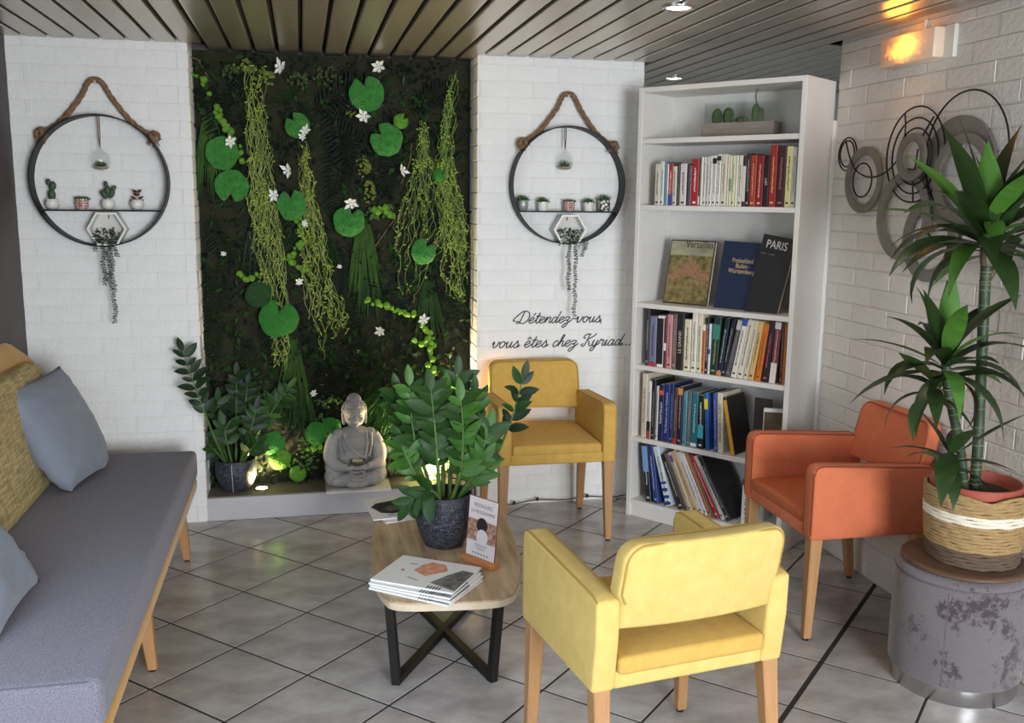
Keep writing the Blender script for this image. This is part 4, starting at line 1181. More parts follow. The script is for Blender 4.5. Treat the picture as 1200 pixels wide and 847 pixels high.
# --- hexagon planters with trailing plants
M_trail = mat('trailing_leaf_green', (54, 74, 56), .6, col2=(38, 54, 42), scale=40)
def hexagon(cx, cz, R, label, trails, sd):
    rnd = random.Random(sd)
    e = empty('hexagon_planter', (cx, YS, cz)); tag(e, label, 'planter')
    b = MB(); vs = []
    for k in range(6):
        a = PI / 3 * k
        for r, y in ((R, .034), (R, -.038), (R - .010, -.038), (R - .010, .034)): vs.append((r * math.cos(a), y, r * math.sin(a)))
    b.add(vs, [(4 * k + i, 4 * k + (i + 1) % 4, 4 * ((k + 1) % 6) + (i + 1) % 4, 4 * ((k + 1) % 6) + i) for k in range(6) for i in range(4)])
    b.build('frame', M_pot_w, e)
    MB().prism([((R - .009) * math.cos(PI / 3 * k), (R - .009) * math.sin(PI / 3 * k)) for k in range(6)], .028, .034, 'y').build('back_plate', mat('pale_planter_back', (206, 204, 198), .6), e)
    MB().box((0, .0265, R * .62), (.004, .004, .016)).build('hanging_slot', mat('slot_dark', (60, 58, 56), .8), e)
    b = MB()
    for k in range(90):
        p = Vector((rnd.uniform(-.6, .6) * R, rnd.uniform(-.05, .02), rnd.uniform(-.75, .02) * R - max(0, rnd.random() - .6) * .03))
        leaf_blade(b, p, Vector((rnd.uniform(-1, 1), rnd.uniform(-1, .2), rnd.uniform(-.8, .8))), .017, .011)
    b.build('foliage', M_trail, e)
    for (x, L) in trails:
        s = MB(); n = int(L / .008); pts = []
        for k in range(n):
            pts.append(Vector((x + .004 * math.sin(k * .5 + x * 90), -.045 - .003 * math.cos(k * .4), -R * .55 - k * .008)))
        s.tube(pts, .0011, 4)
        for k, p in enumerate(pts):
            for q in (-1, 1):
                leaf_blade(s, p, Vector((q, rnd.uniform(-.8, .3), rnd.uniform(-.6, .3))), rnd.uniform(.010, .015), .009)
        s.build('trailing_stem', M_trail, e)
    return e
hexagon(at_y(127, 268, YS).x, at_y(127, 268, YS).z, .082, 'white hexagon planter with a trailing green plant hanging under the left round shelf', ((-.018, .20), (.004, .23), (.016, .37), (.034, .08), (-.045, .06)), 5)
hexagon(at_y(666, 269, YS).x, at_y(666, 269, YS).z, .082, 'white hexagon planter with a trailing green plant hanging under the right round shelf', ((-.008, .25), (.026, .38), (.062, .09), (.074, .06)), 6)

# ------------------------------------------------------------------ wall lettering
M_vinyl = mat('dark_grey_vinyl', (58, 56, 54), .6)
G = {
 'e': ([[(.02, .30), (.35, .50), (.60, .74), (.55, .97), (.36, 1), (.14, .72), (.08, .28), (.26, .0), (.52, .08), (.84, .45)]], .74),
 't': ([[(.1, .35), (.34, .95), (.44, 1.75)], [(.44, 1.75), (.26, .7), (.24, .12), (.42, 0), (.70, .38)], [(.06, 1.12), (.70, 1.18)]], .58),
 'n': ([[(.0, .4), (.16, .98), (.2, .85), (.1, 0)], [(.13, .3), (.36, .84), (.56, 1), (.66, .8), (.58, .2), (.7, 0), (.96, .4)]], .84),
 'd': ([[(.62, .84), (.36, 1), (.1, .66), (.07, .2), (.25, 0), (.48, .25), (.64, .85)], [(.90, 1.95), (.70, .85), (.60, .2), (.72, 0), (.98, .4)]], .88),
 'z': ([[(.04, .62), (.14, .92), (.36, 1), (.60, .86), (.46, .52), (.18, .38), (.44, .34), (.54, .02), (.40, -.5), (.12, -.82), (-.06, -.58), (.20, -.2), (.60, .06), (.92, .45)]], .82),
 'v': ([[(.02, .55), (.14, .98), (.22, .8), (.18, .2), (.32, 0), (.56, .25), (.72, .8), (.70, 1.02), (.78, .86), (.98, .84)]], .86),
 'o': ([[(.50, .95), (.28, 1), (.07, .64), (.07, .2), (.28, 0), (.54, .26), (.62, .75), (.48, .98), (.62, .8), (.92, .72)]], .78),
 'u': ([[(.02, .5), (.16, 1), (.08, .3), (.2, 0), (.42, .18), (.64, 1)], [(.64, 1), (.56, .2), (.68, 0), (.94, .42)]], .84),
 's': ([[(.0, .2), (.28, .72), (.44, 1.12), (.48, .84), (.60, .42), (.46, .05), (.2, .0), (.12, .16)], [(.46, .05), (.62, .1), (.82, .42)]], .70),
 'c': ([[(.58, .80), (.40, 1), (.12, .66), (.08, .2), (.28, 0), (.70, .4)]], .60),
 'h': ([[(.0, .4), (.36, 1.2), (.54, 1.8), (.44, 1.98), (.30, 1.55), (.1, 0)], [(.14, .35), (.38, .9), (.58, .92), (.56, .3), (.66, 0), (.92, .42)]], .82),
 'y': ([[(.02, .5), (.16, 1), (.08, .3), (.2, 0), (.42, .18), (.64, 1)], [(.64, 1), (.50, 0), (.36, -.6), (.12, -.85), (-.04, -.6), (.24, -.2), (.92, .42)]], .82),
 'r': ([[(.0, .4), (.16, 1.12), (.24, .92), (.52, .92), (.44, .3), (.56, 0), (.84, .42)]], .72),
 'i': ([[(.0, .4), (.18, 1), (.10, .2), (.22, 0), (.48, .42)], [(.26, 1.42), (.28, 1.46)]], .40),
 'a': ([[(.62, .84), (.36, 1), (.1, .66), (.07, .2), (.25, 0), (.48, .25), (.66, .95)], [(.66, .95), (.58, .2), (.70, 0), (.96, .42)]], .84),
 'D': ([[(.55, 1.95), (.42, 1.0), (.28, .16), (.05, -.02), (-.12, .16), (.06, .34), (.42, .05), (.80, -.02), (1.22, .5), (1.28, 1.4), (.98, 1.92), (.50, 2.05), (.08, 1.72), (-.30, 1.1), (-.58, .62), (-.50, .36), (-.28, .46)]], 1.36),
 'K': ([[(.56, 2.0), (.44, 1.0), (.28, .1), (.02, -.02), (-.1, .2), (.1, .4)], [(.72, 1.92), (.30, 2.0), (-.05, 1.6), (.0, 1.3), (.18, 1.36)], [(1.36, 2.04), (1.10, 1.62), (.44, 1.02), (.72, .7), (.82, .1), (1.06, -.02), (1.2, .3)]], 1.16),
 '-': ([[(.06, .62), (.66, .66)]], .68), ',': ([[(.14, .08), (.08, -.22)]], .34), '.': ([[(.10, .02), (.18, .02), (.18, .10), (.10, .10), (.12, .05)]], .42),
}
lett = empty('wall_lettering', (1.24, Y_P - .005, .86)); tag(lett, 'dark grey handwritten lettering in two lines on the white wall above the mustard armchair', 'lettering')
def write(s, x0, x1, zb, xh):
    items, x = [], 0.0
    for ch in s:
        acc = None; c = ch
        if ch in 'éê': acc = ch; c = 'e'
        if ch == ' ': x += .62; continue
        st, adv = G[c]
        items.append((x, st, acc, c)); x += adv
    tot = x; k = (x1 - x0) / tot
    for (xx, st, acc, c) in items:
        b = MB()
        ss = [list(q) for q in st]
        if acc == 'é': ss.append([(.42, 1.32), (.66, 1.68)])
        if acc == 'ê': ss.append([(.20, 1.30), (.46, 1.64), (.62, 1.28)])
        for q in ss:
            pts = [(x0 + (xx + p[0] + .22 * p[1]) * k - 1.24, 0, zb + p[1] * xh - .86) for p in q]
            b.tube(cr(pts, 5) if len(pts) > 2 else pts, .0026, 6, flat=1)
        for i, v in enumerate(b.v): b.v[i] = Vector((v.x, v.y * .5, v.z))
        b.build('letter', M_vinyl, lett, 60)
write('Détendez-vous,', 1.012, 1.448, .918, .029)
write('vous êtes chez Kyriad...', .884, 1.602, .799, .030)

# ------------------------------------------------------------------ emergency light
em = empty('emergency_light', (X_R - .002, 3.245, 2.075)); tag(em, 'emergency light box glowing orange high on the right brick wall', 'light')
M_embox = mat('yellowed_white_plastic', (206, 200, 190), .5)
MB().rbox((-.009, -.012, 0), (.018, .37, .112), .004, 2).build('base_plate', M_embox, em, 40)
M_lens = mat('frosted_orange_lens', (214, 192, 170), .4, emit=.35, emit_col=(255, 150, 60))
def lens_glow(m):
    nt = m.node_tree; b = nt.nodes['Principled BSDF']
    tc = nt.nodes.new('ShaderNodeTexCoord'); mp = nt.nodes.new('ShaderNodeMapping')
    mp.inputs['Scale'].default_value = (1, 8.5, 22); mp.inputs['Location'].default_value = (0, -.2, .1)
    sp = nt.nodes.new('ShaderNodeVectorMath'); sp.operation = 'LENGTH'
    nz = nt.nodes.new('ShaderNodeTexNoise'); nz.inputs['Scale'].default_value = 45
    ad = nt.nodes.new('ShaderNodeMixRGB'); ad.blend_type = 'ADD'; ad.inputs['Fac'].default_value = .5
    sep = nt.nodes.new('ShaderNodeSeparateXYZ'); cmb = nt.nodes.new('ShaderNodeCombineXYZ')
    nt.links.new(tc.outputs['Object'], sep.inputs[0]); nt.links.new(sep.outputs[1], cmb.inputs[1]); nt.links.new(sep.outputs[2], cmb.inputs[2])
    nt.links.new(cmb.outputs[0], mp.inputs['Vector']); nt.links.new(mp.outputs['Vector'], sp.inputs[0])
    nt.links.new(tc.outputs['Object'], nz.inputs['Vector'])
    m1 = nt.nodes.new('ShaderNodeMath'); m1.operation = 'MULTIPLY_ADD'; m1.inputs[1].default_value = .9; m1.inputs[2].default_value = -.42
    nt.links.new(nz.outputs['Fac'], m1.inputs[0])
    m2 = nt.nodes.new('ShaderNodeMath'); m2.operation = 'ADD'; nt.links.new(sp.outputs['Value'], m2.inputs[0]); nt.links.new(m1.outputs[0], m2.inputs[1])
    rp = nt.nodes.new('ShaderNodeValToRGB')
    el = rp.color_ramp.elements
    el[0].position, el[0].color = .35, (1, .62, .03, 1)
    el[1].position, el[1].color = 1.0, (.03, .013, .006, 1)
    e2 = el.new(.62); e2.color = (.9, .26, .02, 1)
    nt.links.new(m2.outputs[0], rp.inputs['Fac']); nt.links.new(rp.outputs['Color'], b.inputs['Emission Color'])
    b.inputs['Emission Strength'].default_value = 1.6
lens_glow(M_lens)
MB().rbox((-.040, .012, 0), (.046, .325, .106), .008, 2).build('lens', M_lens, em, 40)
MB().tube([(-.008, -.02, .06), (-.008, -.02, .094)], .006, 8).build('cable_duct', M_embox, em, 40)
pl_ = bpy.data.lights.new('emergency_glow', 'POINT'); pl_.energy = .9; pl_.color = (1, .34, .04); pl_.shadow_soft_size = .05
po = bpy.data.objects.new('emergency_glow', pl_); COL.objects.link(po); po.parent = em; po.location = (-.10, .02, .03)

# ------------------------------------------------------------------ metal ring sculpture on the right wall
M_galv = mat('aged_galvanised_metal', (140, 134, 124), .55, .25, col2=(100, 94, 86), scale=14, amount=.7, detail=7, bump=.1, bscale=60)
M_wire = mat('black_wire', (24, 22, 22), .5, .4)
sc = empty('ring_wall_sculpture', (X_R, 3.25, 1.6)); tag(sc, 'wall sculpture of overlapping grey metal rings and black wire circles on the right wall', 'sculpture')
def wp(px, py, off):
    p = at_x(px, py, X_R - off); return (p.y, p.z)
def ell(l, r, t, b_, off):
    """ring in the wall plane from its left, right, top and bottom extents"""
    cy = (t + b_) / 2; a = wp(l, cy, off); c = wp(r, cy, off); m = (l + r) / 2
    zt, zb = wp(m, t, off)[1], wp(m, b_, off)[1]
    return ((a[0] + c[0]) / 2, (zt + zb) / 2, abs(a[0] - c[0]) / 2, (zt - zb) / 2)
def cx_(v): return 970 + v / 3.53
def cy_(v): return 100 + v / 3.53
def metal_ring(l, r, t, b_, wid, off):
    y, z, ry, rz = ell(cx_(l), cx_(r), cy_(t), cy_(b_), off)
    R = (ry + rz) / 2
    m = MB(); N = 56; vs = []
    for k in range(N):
        a = 2 * PI * k / N; c_, s_ = math.cos(a), math.sin(a)
        for rr, d in ((R, 0), (R, .008), (R - wid * .5, .012), (R - wid, .008), (R - wid, 0)): vs.append((-off - d, y - 3.25 + rr * c_, z - 1.6 + rr * s_))
    m.add(vs, [(5 * k + i, 5 * k + (i + 1) % 5, 5 * ((k + 1) % N) + (i + 1) % 5, 5 * ((k + 1) % N) + i) for k in range(N) for i in range(5)])
    m.build('metal_ring', M_galv, sc, 50)
metal_ring(80, 229, 250, 532, .034, .030)
metal_ring(290, 412, 200, 394, .030, .046)
metal_ring(207, 432, 362, 722, .040, .030)
metal_ring(310, 545, 470, 806, .045, .014)
metal_ring(395, 700, 124, 600, .062, .014)
metal_ring(436, 690, 205, 560, .034, .040)
def wire_ring(l, r, t, b_, off):
    y, z, ry, rz = ell(cx_(l), cx_(r), cy_(t), cy_(b_), off)
    R = (ry + rz) / 2
    MB().tube([(-off, y - 3.25 + R * math.cos(2 * PI * k / 48), z - 1.6 + R * math.sin(2 * PI * k / 48)) for k in range(48)], .0032, 6, True).build('wire_ring', M_wire, sc, 60)
wire_ring(47, 118, 215, 355, .030); wire_ring(55, 107, 224, 341, .034); wire_ring(104, 182, 322, 462, .044)
wire_ring(243, 486, 92, 480, .034); wire_ring(266, 458, 138, 445, .038); wire_ring(288, 432, 180, 408, .042)
wire_ring(390, 768, 48, 520, .030)
def wire_path(pts, off):
    q = [wp(cx_(a), cy_(b_), off) for a, b_ in pts]
    MB().tube(cr([(-off, p[0] - 3.25, p[1] - 1.6) for p in q], 6), .0032, 6).build('wire', M_wire, sc, 60)
wire_path([(75, 228), (92, 300), (120, 355), (175, 380), (235, 362), (285, 312), (312, 240), (322, 170), (320, 115)], .048)
wire_path([(374, 262), (366, 310), (358, 346), (332, 346)], .062)
wire_path([(350, 395), (352, 440), (352, 482)], .05)
wire_path([(395, 590), (425, 625), (455, 655)], .05)
wire_path([(440, 128), (415, 170), (395, 205)], .04)


# ------------------------------------------------------------------ cable with small lamps along the wall foot
cb = empty('string_of_small_lamps', (1.2, Y_P - .02, 0)); tag(cb, 'black cable with small bulbs lying along the foot of the wall behind the mustard armchair', 'cable')
path = cr([(.74 , -.24, .122), (.785 + .05, -.25, .119), (.825, -.25, .10), (.828, -.03, .03), (.87, -.03, .012), (1.0, -.02, .015), (1.12, -.02, .028), (1.25, -.02, .02), (1.38, -.02, .03), (1.5, -.02, .02), (1.60, -.02, .03)][3:], 6)
MB().tube([(p.x - 1.2, p.y + .0, p.z) for p in path], .003, 6).build('cord', M_glide, cb, 60)
for x, z in ((1.0, .015), (1.12, .028), (1.38, .03), (1.5, .02)):
    MB().ball((x - 1.2, -.02, z + .004), (.008, .008, .011), 8, 6).build('bulb', M_glide, cb, 60)
# power lead running down the plinth end
c2 = MB(); c2.tube(cr([(.70, 4.66, .1205), (.76, 4.60, .124), (.80, 4.548, .121), (.806, 4.538, .10), (.806, 4.540, .03), (.80, 4.535, .004), (.77, 4.52, .0035)], 6), .0028, 6)
o = c2.build('power_lead', M_glide, None, 60); tag(o, 'thin black lead running over the right end of the plinth behind the table plant', 'cable')
# ------------------------------------------------------------------ living wall of moss, ferns and hanging greens
gw = empty('living_wall', (.171, Y_B, .118)); tag(gw, 'green living wall of moss, ferns, hanging vines and white flowers in the alcove', 'plant wall')
GO = Vector((.171, Y_B, .118))
def gp(px, py, d=.05):
    """point standing d in front of the alcove back"""
    return at_y(px, py, Y_B - .004 - d) - GO
M_moss = mat('dark_brown_green_moss', (22, 26, 13), .95, col2=(46, 46, 24), scale=26, amount=.6, detail=8, bump=.8, bscale=90)
NX, NZ = 100, 160
vs, fs = [], []
for j in range(NZ + 1):
    for i in range(NX + 1):
        x = -.638 + 1.276 * i / NX; z = .001 + 2.048 * j / NZ
        n_ = noise.fractal(Vector((x * 7, z * 7, 1.7)), 1.0, 2.0, 4) * .012 + abs(noise.noise(Vector((x * 34, z * 34, 4)))) * .010
        vs.append((x, -.012 - max(-.008, n_), z))
for j in range(NZ):
    for i in range(NX):
        a = j * (NX + 1) + i; fs.append((a, a + 1, a + NX + 2, a + NX + 1))
b = MB(); b.add(vs, fs); b.build('moss_backing', M_moss, gw, 180)
# fern fronds and grass, dark
M_f1 = mat('dark_fern_green', (26, 36, 26), .6, col2=(38, 50, 32), scale=30, spec=.12); M_f2 = mat('deep_leaf_green', (30, 52, 26), .55, col2=(46, 76, 34), scale=24, spec=.12)
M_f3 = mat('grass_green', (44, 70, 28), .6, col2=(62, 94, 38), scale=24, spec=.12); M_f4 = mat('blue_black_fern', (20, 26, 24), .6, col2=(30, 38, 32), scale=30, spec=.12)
M_lich = mat('olive_lichen', (92, 104, 40), .9, col2=(120, 132, 56), scale=40, bump=.6, bscale=120); M_lich2 = mat('green_lichen', (52, 84, 36), .9, col2=(78, 116, 50), scale=40, bump=.6, bscale=120); M_lich3 = mat('dull_green_lichen', (48, 66, 34), .9, col2=(68, 88, 44), scale=40, bump=.6, bscale=120)
def frond_mesh(L, Wd, m, nm, curl=.05, sd=1, pairs=16):
    rnd = random.Random(sd); b = MB()
    P = lambda t: Vector((.02 * math.sin(t * 3 + sd), -.012 - curl * t * (1 - t) - .006 * t, L * t))
    b.tube([P(k / 8) for k in range(9)], .0016, 4)
    for k in range(pairs):
        t = .08 + .9 * k / pairs; w = Wd * math.sin(PI * min(1, .12 + t * .92)) ** .8
        for s in (-1, 1):
            p = P(t); d = Vector((s, -.25 + rnd.uniform(-.15, .15), .45 + rnd.uniform(-.1, .15))).normalized()
            u = Vector((0, -.3, 1)).normalized()
            q1 = p + d * w * .5 + u * L / pairs * .38; q2 = p + d * w + Vector((0, .006, -.004)); q3 = p + d * w * .5 - u * L / pairs * .38
            b.add([p, q3, q2, q1, (q1 + q3) / 2 + Vector((0, -.004, 0))], [(0, 1, 4), (1, 2, 4), (2, 3, 4), (3, 0, 4)])
    return b.mesh(nm, m)
fmesh = {}
for nm, m, L, w, sd in (('a', M_f1, .30, .085, 1), ('b', M_f2, .26, .07, 2), ('c', M_f4, .34, .10, 3), ('d', M_f2, .2, .05, 4)):
    fmesh[nm] = frond_mesh(L, w, m, 'fern_frond', sd=sd)
rnd = random.Random(4)
def frond(px, py, kind, ang, sc=1.0, d=.008, tilt=.0):
    o = link('fern_frond', fmesh[kind], gw, gp(px, py, d)); o.rotation_euler = (tilt, ang, rnd.uniform(-.3, .3)); o.scale = (sc, sc, sc)
for f in ((365, 130, 'c', 1.2, 1.1), (380, 60 + 60, 'c', 2.2, .9), (385, 120, 'c', 2.9, 1.1), (400, 150, 'c', 3.3, 1), (470, 150, 'c', -1.3, .9), (480, 130, 'c', 1.1, .8), (500, 150, 'c', 2.2, .8), (460, 170, 'c', 3.4, .8), (510, 120, 'c', 1.6, .7),
          (300, 150, 'c', -1.8, .8), (280, 120, 'c', -1.4, .7), (290, 190, 'c', -2.4, .7), (250, 250, 'a', 2.8, .9), (240, 300, 'a', 3.1, 1), (275, 300, 'a', 3.5, 1), (300, 300, 'a', 2.7, 1), (255, 360, 'a', 3.3, .9), (285, 390, 'a', 2.9, .9),
          (390, 210, 'a', 2.9, .9), (405, 290, 'a', 3.3, .9), (395, 340, 'a', 2.7, .9), (420, 380, 'a', 3.0, .8), (450, 330, 'a', 2.6, .9), (460, 400, 'a', 2.2, .7), (470, 430, 'b', 2.0, .7), (480, 440, 'b', 1.4, .7), (450, 440, 'b', -2.4, .7),
          (430, 410, 'a', -2.6, .7), (520, 330, 'a', 2.8, .8), (515, 400, 'a', 3.4, .7), (365, 400, 'b', 2.6, .7), (340, 420, 'b', -2.5, .8), (330, 470, 'b', 2.4, .7), (360, 470, 'b', -2.0, .7), (400, 440, 'b', 1.9, .6), (395, 470, 'b', -1.2, .6), (300, 440, 'b', -2.7, .7), (270, 440, 'b', 2.8, .7),
          (440, 90, 'b', 1.9, .5), (410, 130, 'd', -1.6, .7), (350, 100, 'd', -2.2, .8), (345, 120, 'd', 2.4, .7), (320, 270, 'd', 2.2, .8), (370, 280, 'd', 2.4, .9), (385, 300, 'd', -2.4, .9), (500, 250, 'd', -2, .7), (450, 300, 'd', 2, .8), (440, 500, 'b', 2.2, .6), (470, 480, 'b', -1.9, .6), (250, 470, 'a', 3, .8), (520, 500, 'b', 2.7, .6), (505, 470, 'b', 3.3, .7),
          (265, 70, 'c', 2.6, .8), (245, 100, 'c', 3.0, .9), (400, 75, 'c', 2.7, .8), (520, 220, 'c', 3.2, .8), (540, 300, 'a', 3.1, .8), (380, 420, 'c', 3.2, .9), (310, 360, 'c', 3.0, .9), (420, 300, 'c', 3.1, .9)):
    frond(*f)
# clumps of long blades
def blades(px, py, n, L, spread, m, hang=True, sd=1, nm='grass_tuft', w=.004):
    rnd = random.Random(sd); b = MB(); c = gp(px, py, .012)
    for k in range(n):
        x = rnd.uniform(-1, 1); l = L * rnd.uniform(.6, 1.05); s = -1 if hang else 1
        p0 = Vector((x * spread * .4, 0, rnd.uniform(-.02, .02)))
        pts = [p0 + Vector((x * spread * t, -.05 * math.sin(t * 2.2) * rnd.uniform(.5, 1), s * l * t)) for t in (0, .33, .67, 1)]
        ww = [w, w * 1.1, w * .8, w * .1]
        v = []
        for p, q in zip(pts, ww): v += [p + Vector((q, 0, 0)), p - Vector((q, .002, 0))]
        b.add(v, [(0, 1, 3, 2), (2, 3, 5, 4), (4, 5, 7, 6)])
    o = b.build(nm, m, gw, None, c, fix=False); o['kind'] = 'stuff'
blades(246, 135, 46, .40, .055, M_f3, True, 1); blades(425, 255, 50, .42, .06, M_f3, True, 2); blades(430, 300, 30, .35, .05, M_f2, True, 9); blades(344, 400, 40, .36, .06, M_f3, True, 3); blades(352, 440, 26, .3, .06, M_f2, True, 4)
blades(300, 260, 30, .3, .06, M_f1, True, 11); blades(500, 330, 34, .32, .07, M_f2, True, 12)
for i, (px, py) in enumerate(((462, 455), (475, 470), (450, 480), (485, 490), (468, 500))): blades(px, py, 110, .17, .16, mat('feathery_tree_fern_green', (46, 92, 40), .6, col2=(66, 120, 52), scale=20, spec=.12), True, 20 + i, w=.0016)
# lichen clumps
def lichen(px, py, rx, rz, m, sd, n=None):
    rnd = random.Random(sd); b = MB(); A = rx * rz
    k_ = n or int(A * 5200) + 26
    for k in range(k_):
        a, r = rnd.uniform(0, 6.28), math.sqrt(rnd.random())
        q = rnd.uniform(.006, .011)
        b.ball((rx * r * math.cos(a), -.012 - .022 * (1 - r * r) * rnd.random(), rz * r * math.sin(a)), (q, q, q * .8), 6, 4, rot=(rnd.uniform(0, 3), 0, rnd.uniform(0, 3)))
    o = b.build('lichen_clump', m, gw, 60, gp(px, py, .03), fix=False); o['kind'] = 'stuff'
for i, a in enumerate(((288, 78, .055, .030, M_lich), (310, 92, .05, .035, M_lich), (385, 92, .07, .055, M_lich3), (412, 128, .03, .04, M_lich), (425, 195, .035, .05, M_lich), (432, 225, .03, .05, M_lich), (440, 250, .045, .03, M_lich2), (455, 245, .03, .03, M_lich2),
                       (368, 520, .08, .05, M_lich2), (358, 540, .06, .06, M_lich2), (375, 495, .05, .05, M_lich2), (385, 470, .06, .03, M_lich2), (270, 85, .04, .03, M_lich3), (350, 95, .05, .04, M_lich3), (518, 545, .06, .04, M_lich2), (470, 545, .05, .03, M_lich2), (430, 545, .06, .05, M_lich2), (505, 455, .04, .05, M_lich2))):
    lichen(*a, sd=i)
# chains of small moss buttons
M_btn = mat('bright_moss_button', (84, 128, 30), .9, col2=(106, 156, 44), scale=50, bump=.6, bscale=140)
btn = []
for sd in range(3):
    r_ = random.Random(sd); q = MB(); q.ball((0, -.006, 0), (.017, .013, .015), 9, 6)
    for i, v in enumerate(q.v): q.v[i] = v * (1 + .22 * noise.noise(v * 120 + Vector((sd * 9, 0, 0))))
    btn.append(q.mesh('moss_button', M_btn, 70))
def chain(pts, n, jit=.010, sd=0):
    r_ = random.Random(sd); path = cr([gp(x, y, .05) for x, y in pts], 12)
    for k in range(n):
        p = path[int((len(path) - 1) * k / max(1, n - 1))]
        o = link('moss_button', btn[k % 3], gw, p + Vector((r_.uniform(-jit, jit), r_.uniform(-.008, .004), r_.uniform(-jit, jit)))); s = r_.uniform(.55, 1.1); o.scale = (s, s, s); o.rotation_euler = (0, r_.uniform(0, 6), 0)
chain([(228, 90), (236, 95), (246, 108)], 6, .014, 1); chain([(252, 122), (258, 138), (266, 150), (276, 165), (284, 190)], 26, .012, 2); chain([(346, 250), (352, 272), (352, 290), (340, 300), (346, 312), (360, 316)], 28, .012, 3)
chain([(430, 352), (455, 360), (478, 366), (498, 380), (506, 400), (504, 425), (508, 440)], 40, .012, 4); chain([(438, 248), (450, 246), (460, 250)], 14, .016, 5); chain([(482, 398), (496, 404), (502, 396)], 10, .015, 6); chain([(370, 500), (376, 515), (362, 530)], 14, .02, 7); chain([(282, 318), (290, 326), (300, 322)], 6, .012, 8)
# round moss pads (lily pad shape)
M_pad = mat('bright_green_moss_pad', (28, 92, 28), .95, col2=(60, 146, 50), scale=45, detail=7, bump=1.0, bscale=160, sheen=.2); M_pad2 = mat('mid_green_moss_pad', (38, 104, 36), .95, col2=(52, 128, 46), scale=60, bump=.9, bscale=160); M_pad3 = mat('yellow_green_moss_pad', (74, 128, 32), .95, col2=(100, 156, 46), scale=60, bump=.9, bscale=160)
def pad(px, py, rpx, m, notch=None, sd=1, sy=1.0, d=.085):
    c = gp(px, py, d); r = rpx / 1126 * 4.62
    b = MB(); N, K = 40, 7
    vs = [(0, -.016, 0)]
    for k in range(1, K + 1):
        for i in range(N):
            a = 2 * PI * i / N; t = k / K
            R = r * (1 + .10 * noise.noise(Vector((math.cos(a) * 1.6, math.sin(a) * 1.6, sd))) + .03 * noise.noise(Vector((math.cos(a) * 5, math.sin(a) * 5, sd + 4))))
            if notch is not None:
                da = abs((a - notch + PI) % (2 * PI) - PI)
                if da < .30: R *= .45 + .55 * (da / .30) ** 1.4
            n_ = noise.noise(Vector((t * math.cos(a) * 6, t * math.sin(a) * 6, sd * 3))) * .003
            vs.append((R * t * math.cos(a), -.016 * (1 - t ** 3) + n_, R * t * math.sin(a) * sy))
    for i in range(N):
        vs.append((vs[1 + (K - 1) * N + i][0] * .98, .01, vs[1 + (K - 1) * N + i][2] * .98))
    fs = [(0, 1 + (i + 1) % N, 1 + i) for i in range(N)]
    for k in range(K):
        fs += [(1 + k * N + i, 1 + k * N + (i + 1) % N, 1 + (k + 1) * N + (i + 1) % N, 1 + (k + 1) * N + i) for i in range(N)]
    b.add(vs, fs); b.build('moss_pad', m, gw, 60, c)
for i, a in enumerate(((430, 110, 20, M_pad, 1.9), (453, 164, 18.5, M_pad, 2.4), (260, 179, 18, M_pad, None), (271, 218, 18.5, M_pad, -1.7), (348, 147, 14, M_pad, 2.2), (342, 240, 17, M_pad, 1.7), (409, 259, 18, M_pad, 1.2), (496, 295, 15, M_pad, 1.0), (326, 374, 22, M_pad2, 1.4), (526, 450, 11, M_pad3, None), (328, 538, 13, M_pad3, 2.3), (349, 555, 10, M_pad3, 1.0), (470, 142, 9, M_pad3, .8), (303, 345, 15, mat('dark_green_moss_pad', (30, 62, 28), .95, col2=(40, 78, 34), scale=60, bump=.9, bscale=160), None), (371, 508, 14, M_pad2, None), (388, 145 + 355, 12, M_pad2, None), (490, 542, 13, M_pad3, None), (515, 205, 8, M_pad2, .5), (320, 520, 14, M_pad2, None))):
    pad(*a, sd=i + 1)
# twigs
M_twig = mat('dry_twig', (112, 92, 68), .9, col2=(80, 62, 44), scale=30)
for pts in (((222, 67), (232, 70), (238, 80), (246, 95)), ((482, 168), (480, 190), (470, 215)), ((476, 225), (470, 250), (460, 260), (440, 288)), ((476, 255), (470, 268), (466, 276)), ((430, 330), (440, 345)), ((362, 470), (380, 470), (398, 480))):
    MB().tube(cr([gp(x, y, .035) for x, y in pts], 5), .004, 5).build('twig', M_twig, gw, 60)
# white flowers
M_petal = mat('white_petal', (232, 230, 220), .6, sss=.1); M_heart = mat('flower_heart', (206, 196, 140), .7)
fl = MB()
for k in range(6):
    a = k * PI / 3 + .2; d = Vector((math.cos(a), -.35 - .3 * math.sin(k * 1.7), math.sin(a))); s = Vector((-math.sin(a), 0, math.cos(a)))
    p = [Vector((0, 0, 0)), d * .022 + s * .010, d * (.036 + .008 * math.sin(k * 2.3)), d * .022 - s * .010, d * .02 + Vector((0, .004, 0))]
    fl.add(p, [(0, 1, 4), (1, 2, 4), (2, 3, 4), (3, 0, 4)])
fl.ball((0, -.008, 0), (.005, .006, .005), 6, 4)
fme = fl.mesh('flower', M_petal)
r_ = random.Random(8)
for (px, py, s) in ((329, 79, 1), (444, 78, .95), (426, 136, .95), (270, 166, .8), (338, 200, .95), (358, 153, .75), (321, 229, .85), (471, 200, .85), (412, 238, .95), (357, 262, .5), (350, 330, .6), (446, 388, .8), (497, 375, .85), (367, 461, .55), (355, 160, .6), (262, 297, .4), (398, 312, .35)):
    o = link('flower', fme, gw, gp(px, py, .112)); o.scale = (s, s, s); o.rotation_euler = (r_.uniform(-.35, .35), r_.uniform(0, 6), r_.uniform(-.5, .5))
